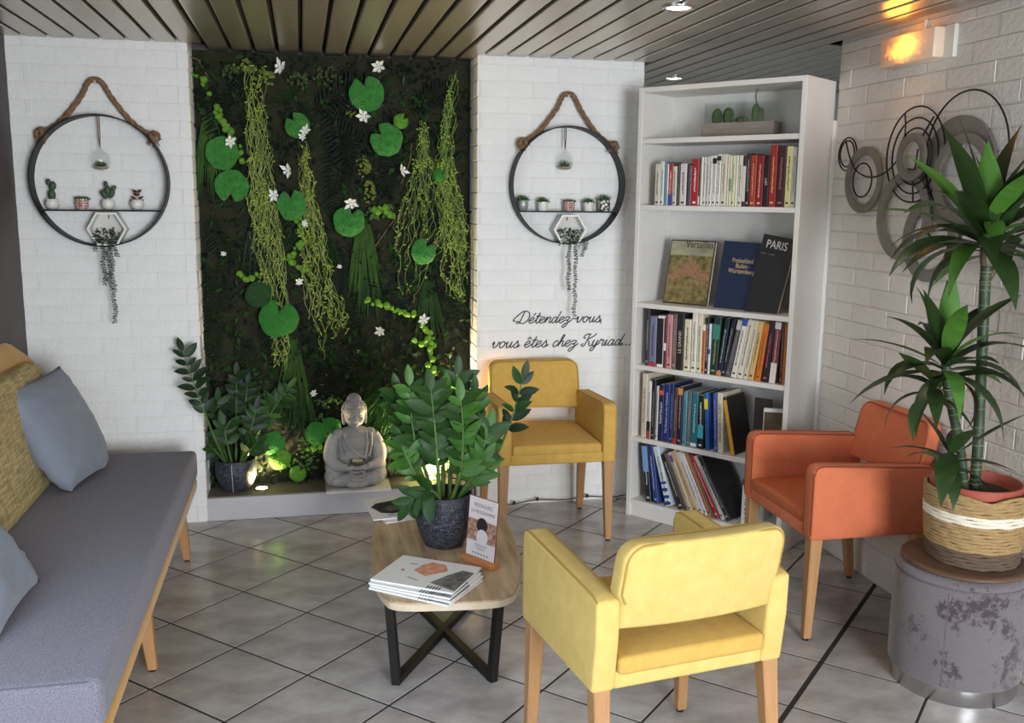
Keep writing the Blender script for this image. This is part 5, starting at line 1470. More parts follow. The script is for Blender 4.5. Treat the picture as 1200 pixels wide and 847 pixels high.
# hanging vines
M_v1 = mat('yellow_green_vine', (156, 168, 92), .7, col2=(104, 124, 52), scale=20); M_v2 = mat('light_green_vine', (128, 150, 76), .7, col2=(84, 112, 48), scale=20); M_v3 = mat('lime_vine_leaf', (146, 170, 52), .7)
def vine(path, widths, n, m, sd, leafy=.5, wander=1.0):
    rnd = random.Random(sd); P = cr([gp(x, y, .055) for x, y in path], 10); N = len(P)
    ws = [w / 1126 * 4.62 for w in widths]
    b, lf = MB(), MB()
    for s in range(n):
        a = int(N * rnd.uniform(0, .55) ** 1.3); e = min(N - 1, a + int(N * rnd.uniform(.25, .75)))
        off = rnd.uniform(-1, 1); ph = rnd.uniform(0, 6); fr = rnd.uniform(.5, 1.4); yy = rnd.uniform(-.03, .025)
        pts = []
        for i in range(a, e + 1):
            t = i / (N - 1) * (len(ws) - 1); k = min(len(ws) - 2, int(t)); w = ws[k] + (ws[k + 1] - ws[k]) * (t - k)
            pts.append(P[i] + Vector((off * w * .6 + wander * .010 * math.sin(i * fr + ph), yy + .008 * math.cos(i * fr * 1.3 + ph), .006 * math.sin(i * 1.1 + ph))))
        if len(pts) < 3: continue
        b.tube(pts, .0013, 3, cap=False)
        for p in pts:
            if rnd.random() < leafy * 2.2 * max(0, noise.noise(p * 22 + Vector((sd, 0, 0))) + .25):
                d = Vector((rnd.uniform(-1, 1), rnd.uniform(-.9, .1), rnd.uniform(-1, .3))).normalized(); sd_ = d.cross(Vector((0, 1, 0))); sd_ = sd_.normalized() * .0034 if sd_.length > .01 else Vector((.003, 0, 0)); L = rnd.uniform(.009, .022)
                lf.add([p, p + d * L * .5 + sd_, p + d * L, p + d * L * .5 - sd_], [(0, 1, 2, 3)])
        if rnd.random() < .35:
            q = pts[-1]; c = [q + Vector((.008 * math.sin(k * .9) * k / 6, -.004 * k / 3, -.006 * k + .008 * math.cos(k * .9))) for k in range(7)]; b.tube(c, .0012, 3, cap=False)
    o = b.build('hanging_vine', m, gw, None, fix=False); o['kind'] = 'stuff'
    o = lf.build('vine_leaves', M_v3 if sd % 2 else M_v2, gw, None, fix=False); o['kind'] = 'stuff'
vine([(300, 78), (300, 130), (304, 180), (306, 230), (312, 280), (318, 330), (326, 390), (328, 425)], [18, 16, 20, 24, 28, 26, 20, 10], 62, M_v1, 1, .42)
vine([(356, 165), (358, 200), (362, 240), (368, 280), (372, 320), (378, 365), (382, 412)], [6, 10, 14, 22, 28, 30, 14], 42, M_v1, 3, .42)
vine([(532, 85), (528, 130), (522, 175), (524, 215), (530, 260), (538, 300), (540, 345)], [8, 12, 14, 18, 22, 20, 8], 44, M_v2, 5, .5)
vine([(495, 140), (496, 180), (500, 220), (498, 265), (488, 300), (478, 345)], [6, 12, 40, 62, 40, 14], 50, M_v2, 7, .45)
vine([(520, 180), (526, 230), (534, 270), (530, 320), (536, 350)], [10, 26, 28, 20, 8], 26, M_v1, 9, .7)
vine([(392, 395), (395, 365), (385, 330)], [20, 16, 10], 14, M_v1, 11, .5)
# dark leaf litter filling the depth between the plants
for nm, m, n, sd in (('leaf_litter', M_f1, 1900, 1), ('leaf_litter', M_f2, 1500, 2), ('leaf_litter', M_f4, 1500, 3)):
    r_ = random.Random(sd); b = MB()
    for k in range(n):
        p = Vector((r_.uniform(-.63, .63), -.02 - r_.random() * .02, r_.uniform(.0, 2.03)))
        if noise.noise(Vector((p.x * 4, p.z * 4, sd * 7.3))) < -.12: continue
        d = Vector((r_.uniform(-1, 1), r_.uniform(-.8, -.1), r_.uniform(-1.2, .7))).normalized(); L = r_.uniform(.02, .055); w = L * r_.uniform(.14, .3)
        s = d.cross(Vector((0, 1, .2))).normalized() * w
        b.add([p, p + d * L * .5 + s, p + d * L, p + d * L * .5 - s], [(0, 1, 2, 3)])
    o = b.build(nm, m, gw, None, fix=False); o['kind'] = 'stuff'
# ------------------------------------------------------------------ leaves shared by the ZZ plants
def leaf_grid(L, W, nseg, bend, fold, shape=lambda t: math.sin(PI * t ** .8) ** .75, twist=0.0, droop=None):
    """leaf along +x, upper side +z, bending down by 'bend' rad over its length"""
    vs, fs = [], []
    x = z = 0.0; a = 0.0
    pos = [(0, 0, 0)]
    for k in range(nseg):
        a = -bend * ((k + .5) / nseg) ** 1.2
        x += L / nseg * math.cos(a); z += L / nseg * math.sin(a); pos.append((x, z, -bend * ((k + 1) / nseg) ** 1.2))
    for k, (px_, pz_, an) in enumerate(pos):
        t = k / nseg; w = W / 2 * (shape(min(.999, max(.0, t))) if 0 < k < nseg else (.10 if k == 0 else .02))
        tw = twist * t
        for s in (-1, 0, 1):
            yy = s * w; up = abs(s) * w * fold
            y2 = yy * math.cos(tw) - up * math.sin(tw); u2 = yy * math.sin(tw) + up * math.cos(tw)
            vs.append((px_ - math.sin(an) * u2, y2, pz_ + math.cos(an) * u2))
    for k in range(nseg):
        for s in (0, 1):
            i = 3 * k + s; fs.append((i, i + 3, i + 4, i + 1))
    return vs, fs
M_zz = mat('glossy_dark_green_leaf', (30, 58, 22), .5, col2=(42, 76, 30), scale=9, spec=.3); M_zz2 = mat('glossy_mid_green_leaf', (50, 90, 32), .45, col2=(68, 112, 42), scale=9, spec=.3); M_zz3 = mat('very_dark_green_leaf', (22, 40, 20), .5, col2=(32, 52, 30), scale=9, spec=.3)
M_stem = mat('zz_stem_green', (86, 116, 52), .5, col2=(64, 92, 40), scale=14)
zz_leaf = {}
for nm, m in (('d', M_zz), ('m', M_zz2), ('k', M_zz3)):
    for v, (L, W, bd) in enumerate(((.092, .042, .4), (.082, .038, .7), (.098, .042, .2))):
        b = MB(); b.add(*leaf_grid(L, W, 5, bd, .25)); zz_leaf[nm, v] = b.mesh('leaf', m, 80)
def orient(o, pos, d, up, sc):
    d = Vector(d).normalized(); up = Vector(up); z = up - d * up.dot(d)
    z = z.normalized() if z.length > 1e-3 else d.orthogonal().normalized()
    y = z.cross(d)
    o.matrix_local = Matrix(((d.x * sc, y.x * sc, z.x * sc, pos[0]), (d.y * sc, y.y * sc, z.y * sc, pos[1]), (d.z * sc, y.z * sc, z.z * sc, pos[2]), (0, 0, 0, 1)))
def zz_stem(root, p0, p1, bow, r0, kinds, pairs, sd, start=.28, sc=1.0, tip=True, face=None, spread=1.0):
    """arching stem with paired leaflets; bow: sideways offset of the middle"""
    rnd = random.Random(sd)
    p0, p1 = Vector(p0), Vector(p1); m1 = p0.lerp(p1, .35) + Vector(bow); m2 = p0.lerp(p1, .7) + Vector(bow) * .8
    path = cr([p0, m1, m2, p1], 6); N = len(path)
    st = MB().tube(path, [r0 * (1 - .78 * k / (N - 1)) for k in range(N)], 7).build('stem', M_stem, root, 60)
    for k in range(pairs):
        t = start + (1 - start) * (k + .3) / pairs; i = min(N - 2, int(t * (N - 1))); f = t * (N - 1) - i
        p = path[i].lerp(path[i + 1], f); d = (path[i + 1] - path[i]).normalized()
        fc = Vector(face) if face else Vector((.15, -.9, .45))
        side = d.cross(fc).normalized(); fc = side.cross(d)
        for s in (-1, 1):
            dr = (d * rnd.uniform(.35, 1.0) + side * s * spread * rnd.uniform(.6, 1.1) + fc * rnd.uniform(-.25, .55)).normalized()
            tipw = root.location + p + dr * .09 * sc
            if (tipw.x < PL + .004 and tipw.y > Y_P - .008) or tipw.y > Y_B - .03: continue
            o = link('leaf', zz_leaf[rnd.choice(kinds), rnd.randrange(3)], st)
            orient(o, p, dr, fc + d * .2 + Vector((rnd.uniform(-.6, .6), 0, rnd.uniform(-.1, .7))), sc * rnd.uniform(.7, 1.2) * (1 - .25 * abs(t - .7)))
    if tip:
        o = link('leaf', zz_leaf[rnd.choice(kinds), 2], st); d = (path[-1] - path[-2]).normalized(); orient(o, path[-1], d, Vector((.1, -.8, .5)), sc * .85)
    return st
M_potdark = mat('blue_black_scratched_ceramic', (38, 42, 54), .5, col2=(24, 25, 30), scale=30, amount=.5, stretch=(1, 1, 3), bump=.9, bscale=90)
def potdark(m):
    nt = m.node_tree; b = nt.nodes['Principled BSDF']
    tc = nt.nodes.new('ShaderNodeTexCoord')
    outs = []
    for st in ((95, 95, 14), (12, 12, 140)):
        mp = nt.nodes.new('ShaderNodeMapping'); mp.inputs['Scale'].default_value = st
        n = nt.nodes.new('ShaderNodeTexNoise'); n.inputs['Scale'].default_value = 3; n.inputs['Detail'].default_value = 3
        nt.links.new(tc.outputs['Object'], mp.inputs['Vector']); nt.links.new(mp.outputs['Vector'], n.inputs['Vector']); outs.append(n.outputs['Fac'])
    mx = nt.nodes.new('ShaderNodeMath'); mx.operation = 'MAXIMUM'; nt.links.new(outs[0], mx.inputs[0]); nt.links.new(outs[1], mx.inputs[1])
    rp = nt.nodes.new('ShaderNodeValToRGB'); rp.color_ramp.elements[0].position = .5; rp.color_ramp.elements[1].position = .72; rp.color_ramp.elements[0].color = lin((26, 27, 34)); rp.color_ramp.elements[1].color = lin((96, 100, 116))
    nt.links.new(mx.outputs[0], rp.inputs['Fac']); nt.links.new(rp.outputs['Color'], b.inputs['Base Color'])
    bp = nt.nodes.new('ShaderNodeBump'); bp.inputs['Strength'].default_value = .7; bp.inputs['Distance'].default_value = .004
    nt.links.new(mx.outputs[0], bp.inputs['Height']); nt.links.new(bp.outputs['Normal'], b.inputs['Normal'])
potdark(M_potdark)
def dark_pot(e, R, H):
    pr = [(0, 0), (R * .55, 0), (R * .66, H * .03), (R * .82, H * .22), (R * .95, H * .45), (R, H * .68), (R * .97, H * .9), (R * .94, H), (R * .89, H), (R * .92, H * .88), (R * .93, H * .8), (0, H * .78)]
    MB().lathe(pr, 48).build('pot', M_potdark, e, 50)
    MB().lathe([(0, H * .83), (R * .5, H * .82), (R * .92, H * .79)], 24).build('soil', M_soil, e, 60)

# --- ZZ plant on the coffee table
tp_ = at_z(517, 628, TH); TPc = Vector((.463, 3.225, TH))
zt = empty('potted_zz_plant', TPc); tag(zt, 'green leafy plant in a textured blue-black pot on the coffee table', 'plant')
PH, PRd = .192, .104
dark_pot(zt, PRd, PH)
def tz(px, py, dy): return at_y(px, py, TPc.y + dy) - TPc
def base(a, r=.045): return Vector((r * math.cos(a), r * math.sin(a), PH * .80))
S = ((tz(466, 462, .02), 2.6, ('d',), 9, (-.02, 0, .01), .95), (tz(480, 452, -.03), 3.4, ('d', 'm'), 8, (-.02, -.02, .0), .9), (tz(505, 458, -.05), 4.2, ('d',), 10, (.0, -.03, .02), 1.0), (tz(522, 462, .0), 1.5, ('d', 'd', 'm'), 10, (0, .02, .02), 1.05),
     (tz(540, 470, -.07), 5.0, ('d', 'm'), 9, (.02, -.03, .0), 1.0), (tz(572, 505, -.06), 5.6, ('m', 'd'), 8, (.02, -.02, .03), 1.0), (tz(566, 540, -.08), 5.9, ('m',), 5, (.01, -.02, .03), .95), (tz(470, 520, -.05), 3.6, ('d', 'm'), 5, (-.02, -.02, .03), .9), (tz(555, 462, .04), .6, ('m', 'm', 'd'), 7, (.02, .02, .02), .9), (tz(536, 440, .08), 1.0, ('d',), 8, (.0, .02, .0), .9), (tz(492, 480, .06), 2.2, ('d',), 8, (-.02, .02, .01), .95))
for i, (tipp, a, kinds, prs, bow, sc_) in enumerate(S):
    zz_stem(zt, base(a), tipp, bow, .0085, kinds, prs + 2, 40 + i, .30, sc_)
zz_stem(zt, base(.2), tz(613, 443, -.02), (.03, 0, -.045), .008, ('k', 'k', 'd'), 6, 77, .62, .8, True, (0.0, -.6, .8), .75)
zz_stem(zt, base(4.6, .05), tz(500, 580, -.10), (-.01, -.02, .04), .006, ('d',), 3, 78, .55, .95)
zz_stem(zt, base(3.9, .05), tz(478, 592, -.06), (-.01, -.02, .05), .006, ('d',), 3, 79, .6, .9)

# --- ZZ plant on the plinth
LPc = Vector((-.342, 4.655, .1185))
zl = empty('potted_zz_plant', LPc); tag(zl, 'dark leafy plant in a blue-black pot on the plinth at the alcove left', 'plant')
dark_pot(zl, .098, .155)
MB().tube(cr([(-.012, -.098, .148), (-.012, -.1005, .11), (-.011, -.094, .05), (-.011, -.076, .01), (-.011, -.07, .002)], 4), .0016, 5).build('string', mat('pale_string', (190, 186, 176), .8), zl, 60)
def lz(px, py, dy): return at_y(px, py, LPc.y + dy) - LPc
def base2(a, r=.04): return Vector((r * math.cos(a), r * math.sin(a), .155 * .8))
S2 = ((lz(214, 412, -.20), 3.3, ('k',), 8, (.02, -.13, -.02), .85, .52), (lz(277, 440, .0), 1.6, ('k',), 8, (0, 0, .02), .85, .4), (lz(255, 470, -.03), 2.6, ('k', 'd'), 7, (-.02, 0, .02), .85, .35), (lz(318, 470, .0), .5, ('d', 'k', 'm'), 8, (.02, 0, .03), .8, .35), (lz(338, 455, -.02), .9, ('d', 'm'), 9, (.0, -.02, .02), .8, .4), (lz(300, 480, -.08), 5.2, ('k', 'd'), 6, (.01, -.02, .02), .85, .3), (lz(245, 520, -.09), 3.9, ('k', 'd'), 5, (-.01, -.02, .02), .9, .3), (lz(300, 520, -.10), 5.5, ('d',), 4, (.01, -.02, .03), .9, .3), (lz(290, 450, .02), 1.0, ('k', 'd'), 8, (.0, 0, .02), .8, .4), (lz(262, 500, -.10), 4.4, ('d', 'k'), 4, (0, -.03, .02), 1.0, .45))
for i, (tipp, a, kinds, prs, bow, sc_, st_) in enumerate(S2):
    zz_stem(zl, base2(a), tipp, bow, .0075, kinds, prs, 140 + i, st_, sc_)

# ------------------------------------------------------------------ round board, basket and potted dracaena on the pouf
brd = empty('round_wooden_board', (PC[0] + .006, PC[1], .401)); tag(brd, 'dark round wooden board lying on the grey pouf under the basket', 'board')
MB().lathe([(0, 0), (.183, 0), (.188, .004), (.188, .012), (.182, .016), (.17, .0165), (0, .0165)], 64).build('board', mat('dark_stained_wood', (104, 78, 60), .45, col2=(74, 54, 42), scale=5, stretch=(1, 8, 1), detail=5), brd, 40)
BKc = Vector((PC[0] + .028, PC[1] - .002, .418))
bk = empty('seagrass_basket', BKc); tag(bk, 'round woven seagrass basket with a white cotton band on the wooden board', 'basket')
M_sea = mat('seagrass_rope', (196, 166, 116), .85, col2=(150, 116, 72), scale=50, amount=.7, stretch=(1, 1, 4), bump=.7, bscale=160); M_sea_dark = mat('grey_brown_seagrass', (120, 100, 82), .85, col2=(88, 70, 56), scale=50, amount=.7, stretch=(1, 1, 4), bump=.7, bscale=160); M_cot = mat('white_cotton_rope', (226, 216, 198), .85, bump=.5, bscale=220)
BR0, BR1, BHt = .132, .150, .236
rows_ = 22
r_ = random.Random(3)
for k in range(rows_):
    t = k / (rows_ - 1); R = BR0 + (BR1 - BR0) * math.sin(t * PI / 2) ; z = .006 + (BHt - .012) * t
    N = 60; rr = .0062; pts = []
    for q in range(N):
        a = 2 * PI * q / N
        dz = 0
        if t > .85: dz = (-.016 * math.exp(-((a - 4.25) / .28) ** 2) + .014 * math.exp(-((a - .9) / .4) ** 2)) * (t - .85) / .15
        pts.append(((R + .0012 * math.sin(q * 2.1 + k)) * math.cos(a), (R + .0012 * math.sin(q * 1.7 + k)) * math.sin(a), z + .0012 * math.sin(q * .9 + k * 2) + dz))
    m = M_cot if 13 <= k <= 15 else (M_sea_dark if k < 5 else M_sea)
    b = MB()
    vs = []
    b.tube(pts, [rr * (1 + .14 * math.sin(q * 2 * PI * 15 / N + k)) for q in range(N)], 6, True)
    o = b.build('cotton_coil' if 13 <= k <= 15 else 'rope_coil', m, bk, 70)
MB().lathe([(0, .001), (BR0 - .002, .001), (BR0, .006)], 40).build('basket_bottom', M_sea_dark, bk)
hd = MB()
for s in (0, 1):
    hd.tube(cr([(BR1 * math.cos(.75), BR1 * math.sin(.75), BHt - .01), (BR1 * math.cos(.95) * 1.02, BR1 * math.sin(.95) * 1.02, BHt + .035 + .006 * s), (BR1 * math.cos(1.35) * 1.02, BR1 * math.sin(1.35) * 1.02, BHt + .038 + .006 * s), (BR1 * math.cos(1.55), BR1 * math.sin(1.55), BHt - .01)], 6), .005, 6)
hd.build('handle', M_sea, bk, 60)

DC = Vector((BKc.x - .006, BKc.y, BKc.z + .012))
dr = empty('potted_dracaena', DC); tag(dr, 'tall plant with two ringed green canes in a terracotta pot inside the basket', 'plant')
M_terra = mat('terracotta_plastic', (166, 84, 66), .5, col2=(150, 72, 56), scale=6)
HP = .238
MB().lathe([(0, 0), (.092, 0), (.098, .01), (.125, HP - .03), (.134, HP - .028), (.137, HP - .004), (.134, HP), (.128, HP), (.125, HP - .01), (.121, HP - .03), (0, HP - .035)], 56).build('pot', M_terra, dr, 40)
MB().lathe([(0, HP - .026), (.06, HP - .028), (.121, HP - .032)], 28).build('soil', M_soil, dr, 60)
M_cane = mat('ringed_cane_green', (58, 76, 50), .5, col2=(44, 60, 42), scale=12, bump=.2, bscale=80); M_ringm = mat('pale_cane_ring', (140, 144, 104), .7); M_bark = mat('grey_brown_cane', (100, 88, 66), .7, col2=(72, 62, 46), scale=30)
def dz_(px, py, dy): return at_y(px, py, DC.y + dy) - DC
def cane(pts, r, rings, m=M_cane):
    path = cr(pts, 8); N = len(path)
    o = MB().tube(path, r, 10).build('cane', m, dr, 60)
    q = MB(); r__ = random.Random(len(pts))
    for k in range(1, rings):
        i = min(N - 2, int((N - 1) * k / rings)); p = path[i]; d = (path[i + 1] - path[i]).normalized(); x = d.orthogonal().normalized(); y = d.cross(x)
        tl = r__.uniform(-.25, .25)
        q.tube([p + (x * math.cos(a) + y * math.sin(a)) * (r + .0004) + d * tl * r * math.cos(a) for a in [2 * PI * j / 12 for j in range(12)]], .0011, 4, True)
    u = q.build('leaf_scar_ring', M_ringm, o, 60); u['kind'] = 'stuff'
    return o, path
mn = cane([dz_(1142, 572, .0), dz_(1146, 520, .0), dz_(1150, 430, .01), dz_(1154, 340, .01), dz_(1156, 312, .01)], .0165, 24)
sec = cane([dz_(1130, 572, -.02), dz_(1126, 530, -.02), dz_(1118, 490, -.02), dz_(1111, 455, -.02), dz_(1108, 420, -.02)], .0145, 13)
lo_ = cane([dz_(1113, 572, -.03), dz_(1112, 550, -.04), dz_(1114, 530, -.05)], .008, 5, M_stem)
for pts in ((( 1156, 330, .01), (1166, 314, .0), (1168, 290, -.01)), ((1154, 332, .01), (1152, 300, .02), (1154, 282, .02)), ((1118, 478, -.02), (1104, 468, -.03), (1094, 448, -.04))):
    MB().tube(cr([dz_(*p) for p in pts], 6), [.010 - .003 * k / 12 for k in range(13)], 8).build('branch', M_bark, dr, 60)
M_dl = mat('dracaena_leaf_dark', (30, 48, 20), .45, col2=(44, 68, 26), scale=5, stretch=(1, 12, 1), coat=.05); M_dl2 = mat('dracaena_leaf_bright', (54, 92, 30), .45, col2=(78, 122, 44), scale=5, stretch=(1, 12, 1), coat=.05)
XMAX = X_R - .012
def dleaf(parent, base_p, az, el, L, W, bend, m, tw=0.0):
    vs, fs = leaf_grid(L, W, 9, bend, .22, lambda t: .22 + .78 * math.sin(PI / 2 * min(1, t / .42)) if t < .42 else max(.02, math.cos(PI / 2 * (t - .42) / .58) ** 1.15), tw)
    R = Matrix.Rotation(az, 3, 'Z') @ Matrix.Rotation(-el, 3, 'Y')
    out = []
    for v in vs:
        p = R @ Vector(v) + Vector(base_p)
        X = p.x + DC.x
        lim = XMAX - .03 if p.z + DC.z > 1.2 else XMAX
        if X > lim: p.x = lim - DC.x - .002 * (hash((round(p.y, 3), round(p.z, 3))) % 7) / 7
        out.append(p)
    b = MB(); b.add(out, fs); b.build('leaf', m, parent, 80, fix=False)
def crown(parent, c, n, Lr, Wr, e0, e1, sd, bright=.25, az0=0.0, bend=(.5, 1.5), skip=None):
    rnd = random.Random(sd)
    for i in range(n):
        k = i / (n - 1); az = az0 + i * 2.399 + rnd.uniform(-.2, .2)
        if skip and skip(az): continue
        el = e0 + (e1 - e0) * k + rnd.uniform(-.12, .12)
        L = rnd.uniform(*Lr) * (.7 + .3 * math.sin(PI * (.25 + .6 * k))); 
        dleaf(parent, Vector(c) + Vector((.008 * math.cos(az), .008 * math.sin(az), -.05 * k)), az, el, L, rnd.uniform(*Wr), rnd.uniform(*bend) * (.4 + .8 * k), M_dl2 if rnd.random() < bright * (1.6 - k) else M_dl, rnd.uniform(-.5, .5))
top1, top2, mid, low, brm = dz_(1154, 272, .0), dz_(1168, 280, -.01), dz_(1108, 420, -.02), dz_(1114, 530, -.05), dz_(1094, 446, -.04)
crown(mn[0], top1, 30, (.30, .41), (.054, .074), 1.4, -.1, 5, .25, .3, (.6, 1.9))
crown(mn[0], top2, 14, (.25, .34), (.05, .065), 1.3, -.1, 6, .3, 2.0, (.6, 1.9))
dleaf(mn[0], top1 + Vector((-.01, -.02, -.02)), -2.4, 1.32, .30, .085, .25, M_dl2); dleaf(mn[0], top1 + Vector((0, -.02, -.02)), -1.6, 1.15, .28, .08, .45, M_dl)
dleaf(mn[0], top1 + Vector((-.01, -.01, -.03)), -2.75, .45, .36, .06, .9, M_dl); dleaf(mn[0], top1 + Vector((-.01, -.01, -.05)), -2.95, .25, .33, .06, 1.0, M_dl)
crown(sec[0], mid, 24, (.23, .33), (.05, .070), 1.35, -.2, 7, .22, 1.1, (.6, 2.0))
dleaf(sec[0], mid, -2.2, 1.45, .28, .062, .15, M_dl2); dleaf(sec[0], mid + Vector((0, -.01, -.02)), -.75, .35, .26, .07, 1.6, M_dl)
crown(sec[0], brm, 8, (.17, .24), (.045, .06), .6, -.5, 8, .1, 3.4, (.5, 1.8))
crown(lo_[0], low, 8, (.17, .23), (.05, .06), 1.0, -.1, 9, .25, 2.2)
dleaf(lo_[0], low + Vector((.02, -.01, 0)), -.75, .75, .23, .06, .12, M_dl); dleaf(lo_[0], low, -2.3, -.1, .23, .065, 1.1, M_dl)

# ------------------------------------------------------------------ things on the coffee table
M_paper = mat('white_magazine_paper', (226, 226, 226), .4); M_pg = mat('magazine_page_edges', (206, 206, 208), .7, col2=(180, 180, 184), scale=90, stretch=(1, 1, 20))
M_photo = mat('magazine_photo_red', (190, 92, 60), .4, col2=(232, 190, 160), scale=60, amount=.5, detail=5); M_bw = mat('magazine_photo_black_white', (28, 27, 28), .4, col2=(150, 148, 146), scale=40, amount=.5, detail=5); M_inkk = ink_mat((34, 32, 34))
def magazine(c, rz, w, h, t, label, group, art):
    """w along the spine, h across"""
    e = empty('magazine', c, rz); tag(e, label, 'magazine', group)
    b = MB(); N = 8; vs = []
    for k in range(N + 1):
        x = -w / 2 + w * k / N
        for y, z in ((-h / 2, 0), (-h / 2, t), (h / 2, t * .8), (h / 2, 0)): vs.append((x, y, z))
    fs = []
    for k in range(N):
        for q in range(4): fs.append((4 * k + q, 4 * k + (q + 1) % 4, 4 * k + 4 + (q + 1) % 4, 4 * k + 4 + q))
    fs += [(0, 1, 2, 3), (4 * N + 3, 4 * N + 2, 4 * N + 1, 4 * N)]
    b.add(vs, fs); b.build('pages', M_paper, e)
    for (poly, m) in art:
        q = MB(); n = len(poly)
        q.add([(x * w / 2, y * h / 2, t * (.9 - .1 * y) + .0005) for x, y in poly], [tuple(range(n))]); q.build('cover_print', m, e, fix=False)
    return e
mz = TH + .0005
fan = 'fanned stack of white magazines'
def barcode(x0, n=5):
    return [([(x0 + k * .07, -.995), (x0 + .035 + k * .07, -.995), (x0 + .035 + k * .07, -.80), (x0 + k * .07, -.80)], M_inkk) for k in range(n)]
A0 = [([(.45, -.95), (1, -.95), (1, .2), (.8, .3), (.6, -.3)], M_bw)]
mc = at_z(500, 684, TH)
rz0 = -.62
MW, MHh = .285, .225
magazine((mc.x - .002, mc.y - .012, mz), rz0 - .05, MW, MHh, .006, 'white magazine at the very bottom of the fanned stack on the table front', fan, barcode(.25) + A0)
magazine((mc.x + .002, mc.y - .003, mz + .0066), rz0 - .02, MW, MHh, .006, 'white magazine second from the bottom of the fanned stack on the table', fan, barcode(.25) + A0)
magazine((mc.x - .002, mc.y + .006, mz + .0132), rz0, MW, MHh, .006, 'white magazine third from the bottom of the fanned stack on the table', fan, barcode(.25) + A0)
magazine((mc.x + .004, mc.y + .026, mz + .0198), rz0 + .04, MW, MHh, .006, 'white magazine with a red and black cover picture on top of the fanned stack', fan,
         barcode(.35) + [([(.30, -.6), (1, -.9), (1, .5), (.7, .55), (.5, .1)], M_bw), ([(-.35, .05), (.05, -.25), (.40, .35), (.2, .75), (-.15, .8), (-.3, .5)], M_photo), ([(-.62, -.1), (-.55, -.1), (-.55, .0), (-.62, .0)], ink_mat((190, 40, 44))), ([(-.3, -.5), (.0, -.62), (.0, -.56), (-.3, -.44)], ink_mat((150, 150, 156))), ([(-.6, .45), (-.42, .45), (-.42, .49), (-.6, .49)], M_inkk)])
bcn = 'magazines at the rear of the coffee table'
m2 = at_z(468, 598, TH)
magazine((m2.x + .035, m2.y - .02, mz), .25, .26, .20, .005, 'white magazine lying partly hidden under the one with the black shape', bcn, [])
magazine((m2.x + .012, m2.y + .02, mz + .0056), .10, .27, .26, .005, 'white magazine with a large black shape on its cover, left of the dark pot', bcn,
         [([(-.9, .1), (-.7, .45), (-.25, .6), (.3, .85), (.45, .8), (.3, .45), (.4, .0), (.1, -.5), (-.4, -.62), (-.7, -.45), (-.8, -.1)], M_inkk), ([(-.6, -.1), (-.35, .12), (.0, .05), (-.02, -.22), (-.4, -.38)], mat('magazine_photo_pale', (190, 188, 184), .4, col2=(120, 118, 116), scale=60)), ([(-.55, -.78), (.2, -.78), (.2, -.72), (-.55, -.72)], ink_mat((90, 90, 94)))])
# menu card in its wooden holder
cd = empty('table_card', (.583, 2.98, TH + .0005), 0); cd.rotation_euler = (0, 0, -.72)
tag(cd, 'printed programme card in a small wooden holder beside the dark pot on the coffee table', 'card')
cp = [at_z(547, 655, TH), at_z(578, 667, TH)]
ccn = (cp[0] + cp[1]) / 2; dv = cp[1] - cp[0]
cd.location = (ccn.x, ccn.y, TH + .0005); cd.rotation_euler = (0, 0, math.atan2(dv.y, dv.x))
cwid = .138; chh = .205
MB().rbox((0, 0, .011), (cwid + .012, .036, .022), .003, 2).build('holder', mat('orange_pine', (206, 140, 84), .5, col2=(186, 118, 66), scale=8, stretch=(1, 10, 10)), cd, 40)
M_card = mat('card_white', (228, 222, 224), .4); tilt = Matrix.Rotation(-.10, 4, 'X')
def cardm(lo, hi, y0, y1, nm, m):
    b = MB(); b.box(((lo[0] + hi[0]) / 2, (y0 + y1) / 2, (lo[1] + hi[1]) / 2), (hi[0] - lo[0], y1 - y0, hi[1] - lo[1]), Matrix.Translation((0, 0, .02)) @ tilt); return b.build(nm, m, cd)
cardm((-cwid / 2, 0), (cwid / 2, chh), -.001, .0022, 'card_edge', ink_mat((150, 60, 60)))
cardm((-cwid / 2 + .002, .001), (cwid / 2 - .002, chh - .002), -.0014, -.0009, 'card', M_card)
cardm((-cwid / 2 + .002, .055), (cwid / 2 - .002, .128), -.0017, -.0012, 'card_photo', mat('card_food_photo', (110, 52, 46), .4, col2=(216, 180, 160), scale=90, amount=.4, detail=5))
def disc(x, z, r, y, nm, m):
    b = MB(); b.add([(x + r * math.cos(2 * PI * k / 28), y, z + r * math.sin(2 * PI * k / 28)) for k in range(28)], [tuple(range(28))], Matrix.Translation((0, 0, .02)) @ tilt); b.build(nm, m, cd, fix=False)
disc(.0, .112, .026, -.0020, 'dark_disc', ink_mat((44, 36, 38))); disc(.004, .072, .027, -.0022, 'white_disc', M_card)
for s, z, sz in (('REJOIGNEZ', .172, .0175), ('LE PROGRAMME', .150, .0155)):
    me = text_mesh('card_title', s, sz, ink_mat((150, 90, 90)), 'CENTER', .0001)
    o = link('card_title', me, cd); o.matrix_local = Matrix.Translation((0, 0, .02)) @ tilt @ Matrix(((1, 0, 0, 0), (0, 0, -1, -.0018), (0, 1, 0, z), (0, 0, 0, 1)))
pm = MB()
for k in range(3):
    pm.box((0, -.0016, .044 - k * .007), (.06 - .012 * k, .0004, .0018), Matrix.Translation((0, 0, .02)) @ tilt)
for k in range(6): pm.box((-.034 + k * .0135, -.0016, .014), (.006, .0004, .006), Matrix.Translation((0, 0, .02)) @ tilt)
o = pm.build('card_small_print', ink_mat((120, 120, 128)), cd); o['kind'] = 'stuff'
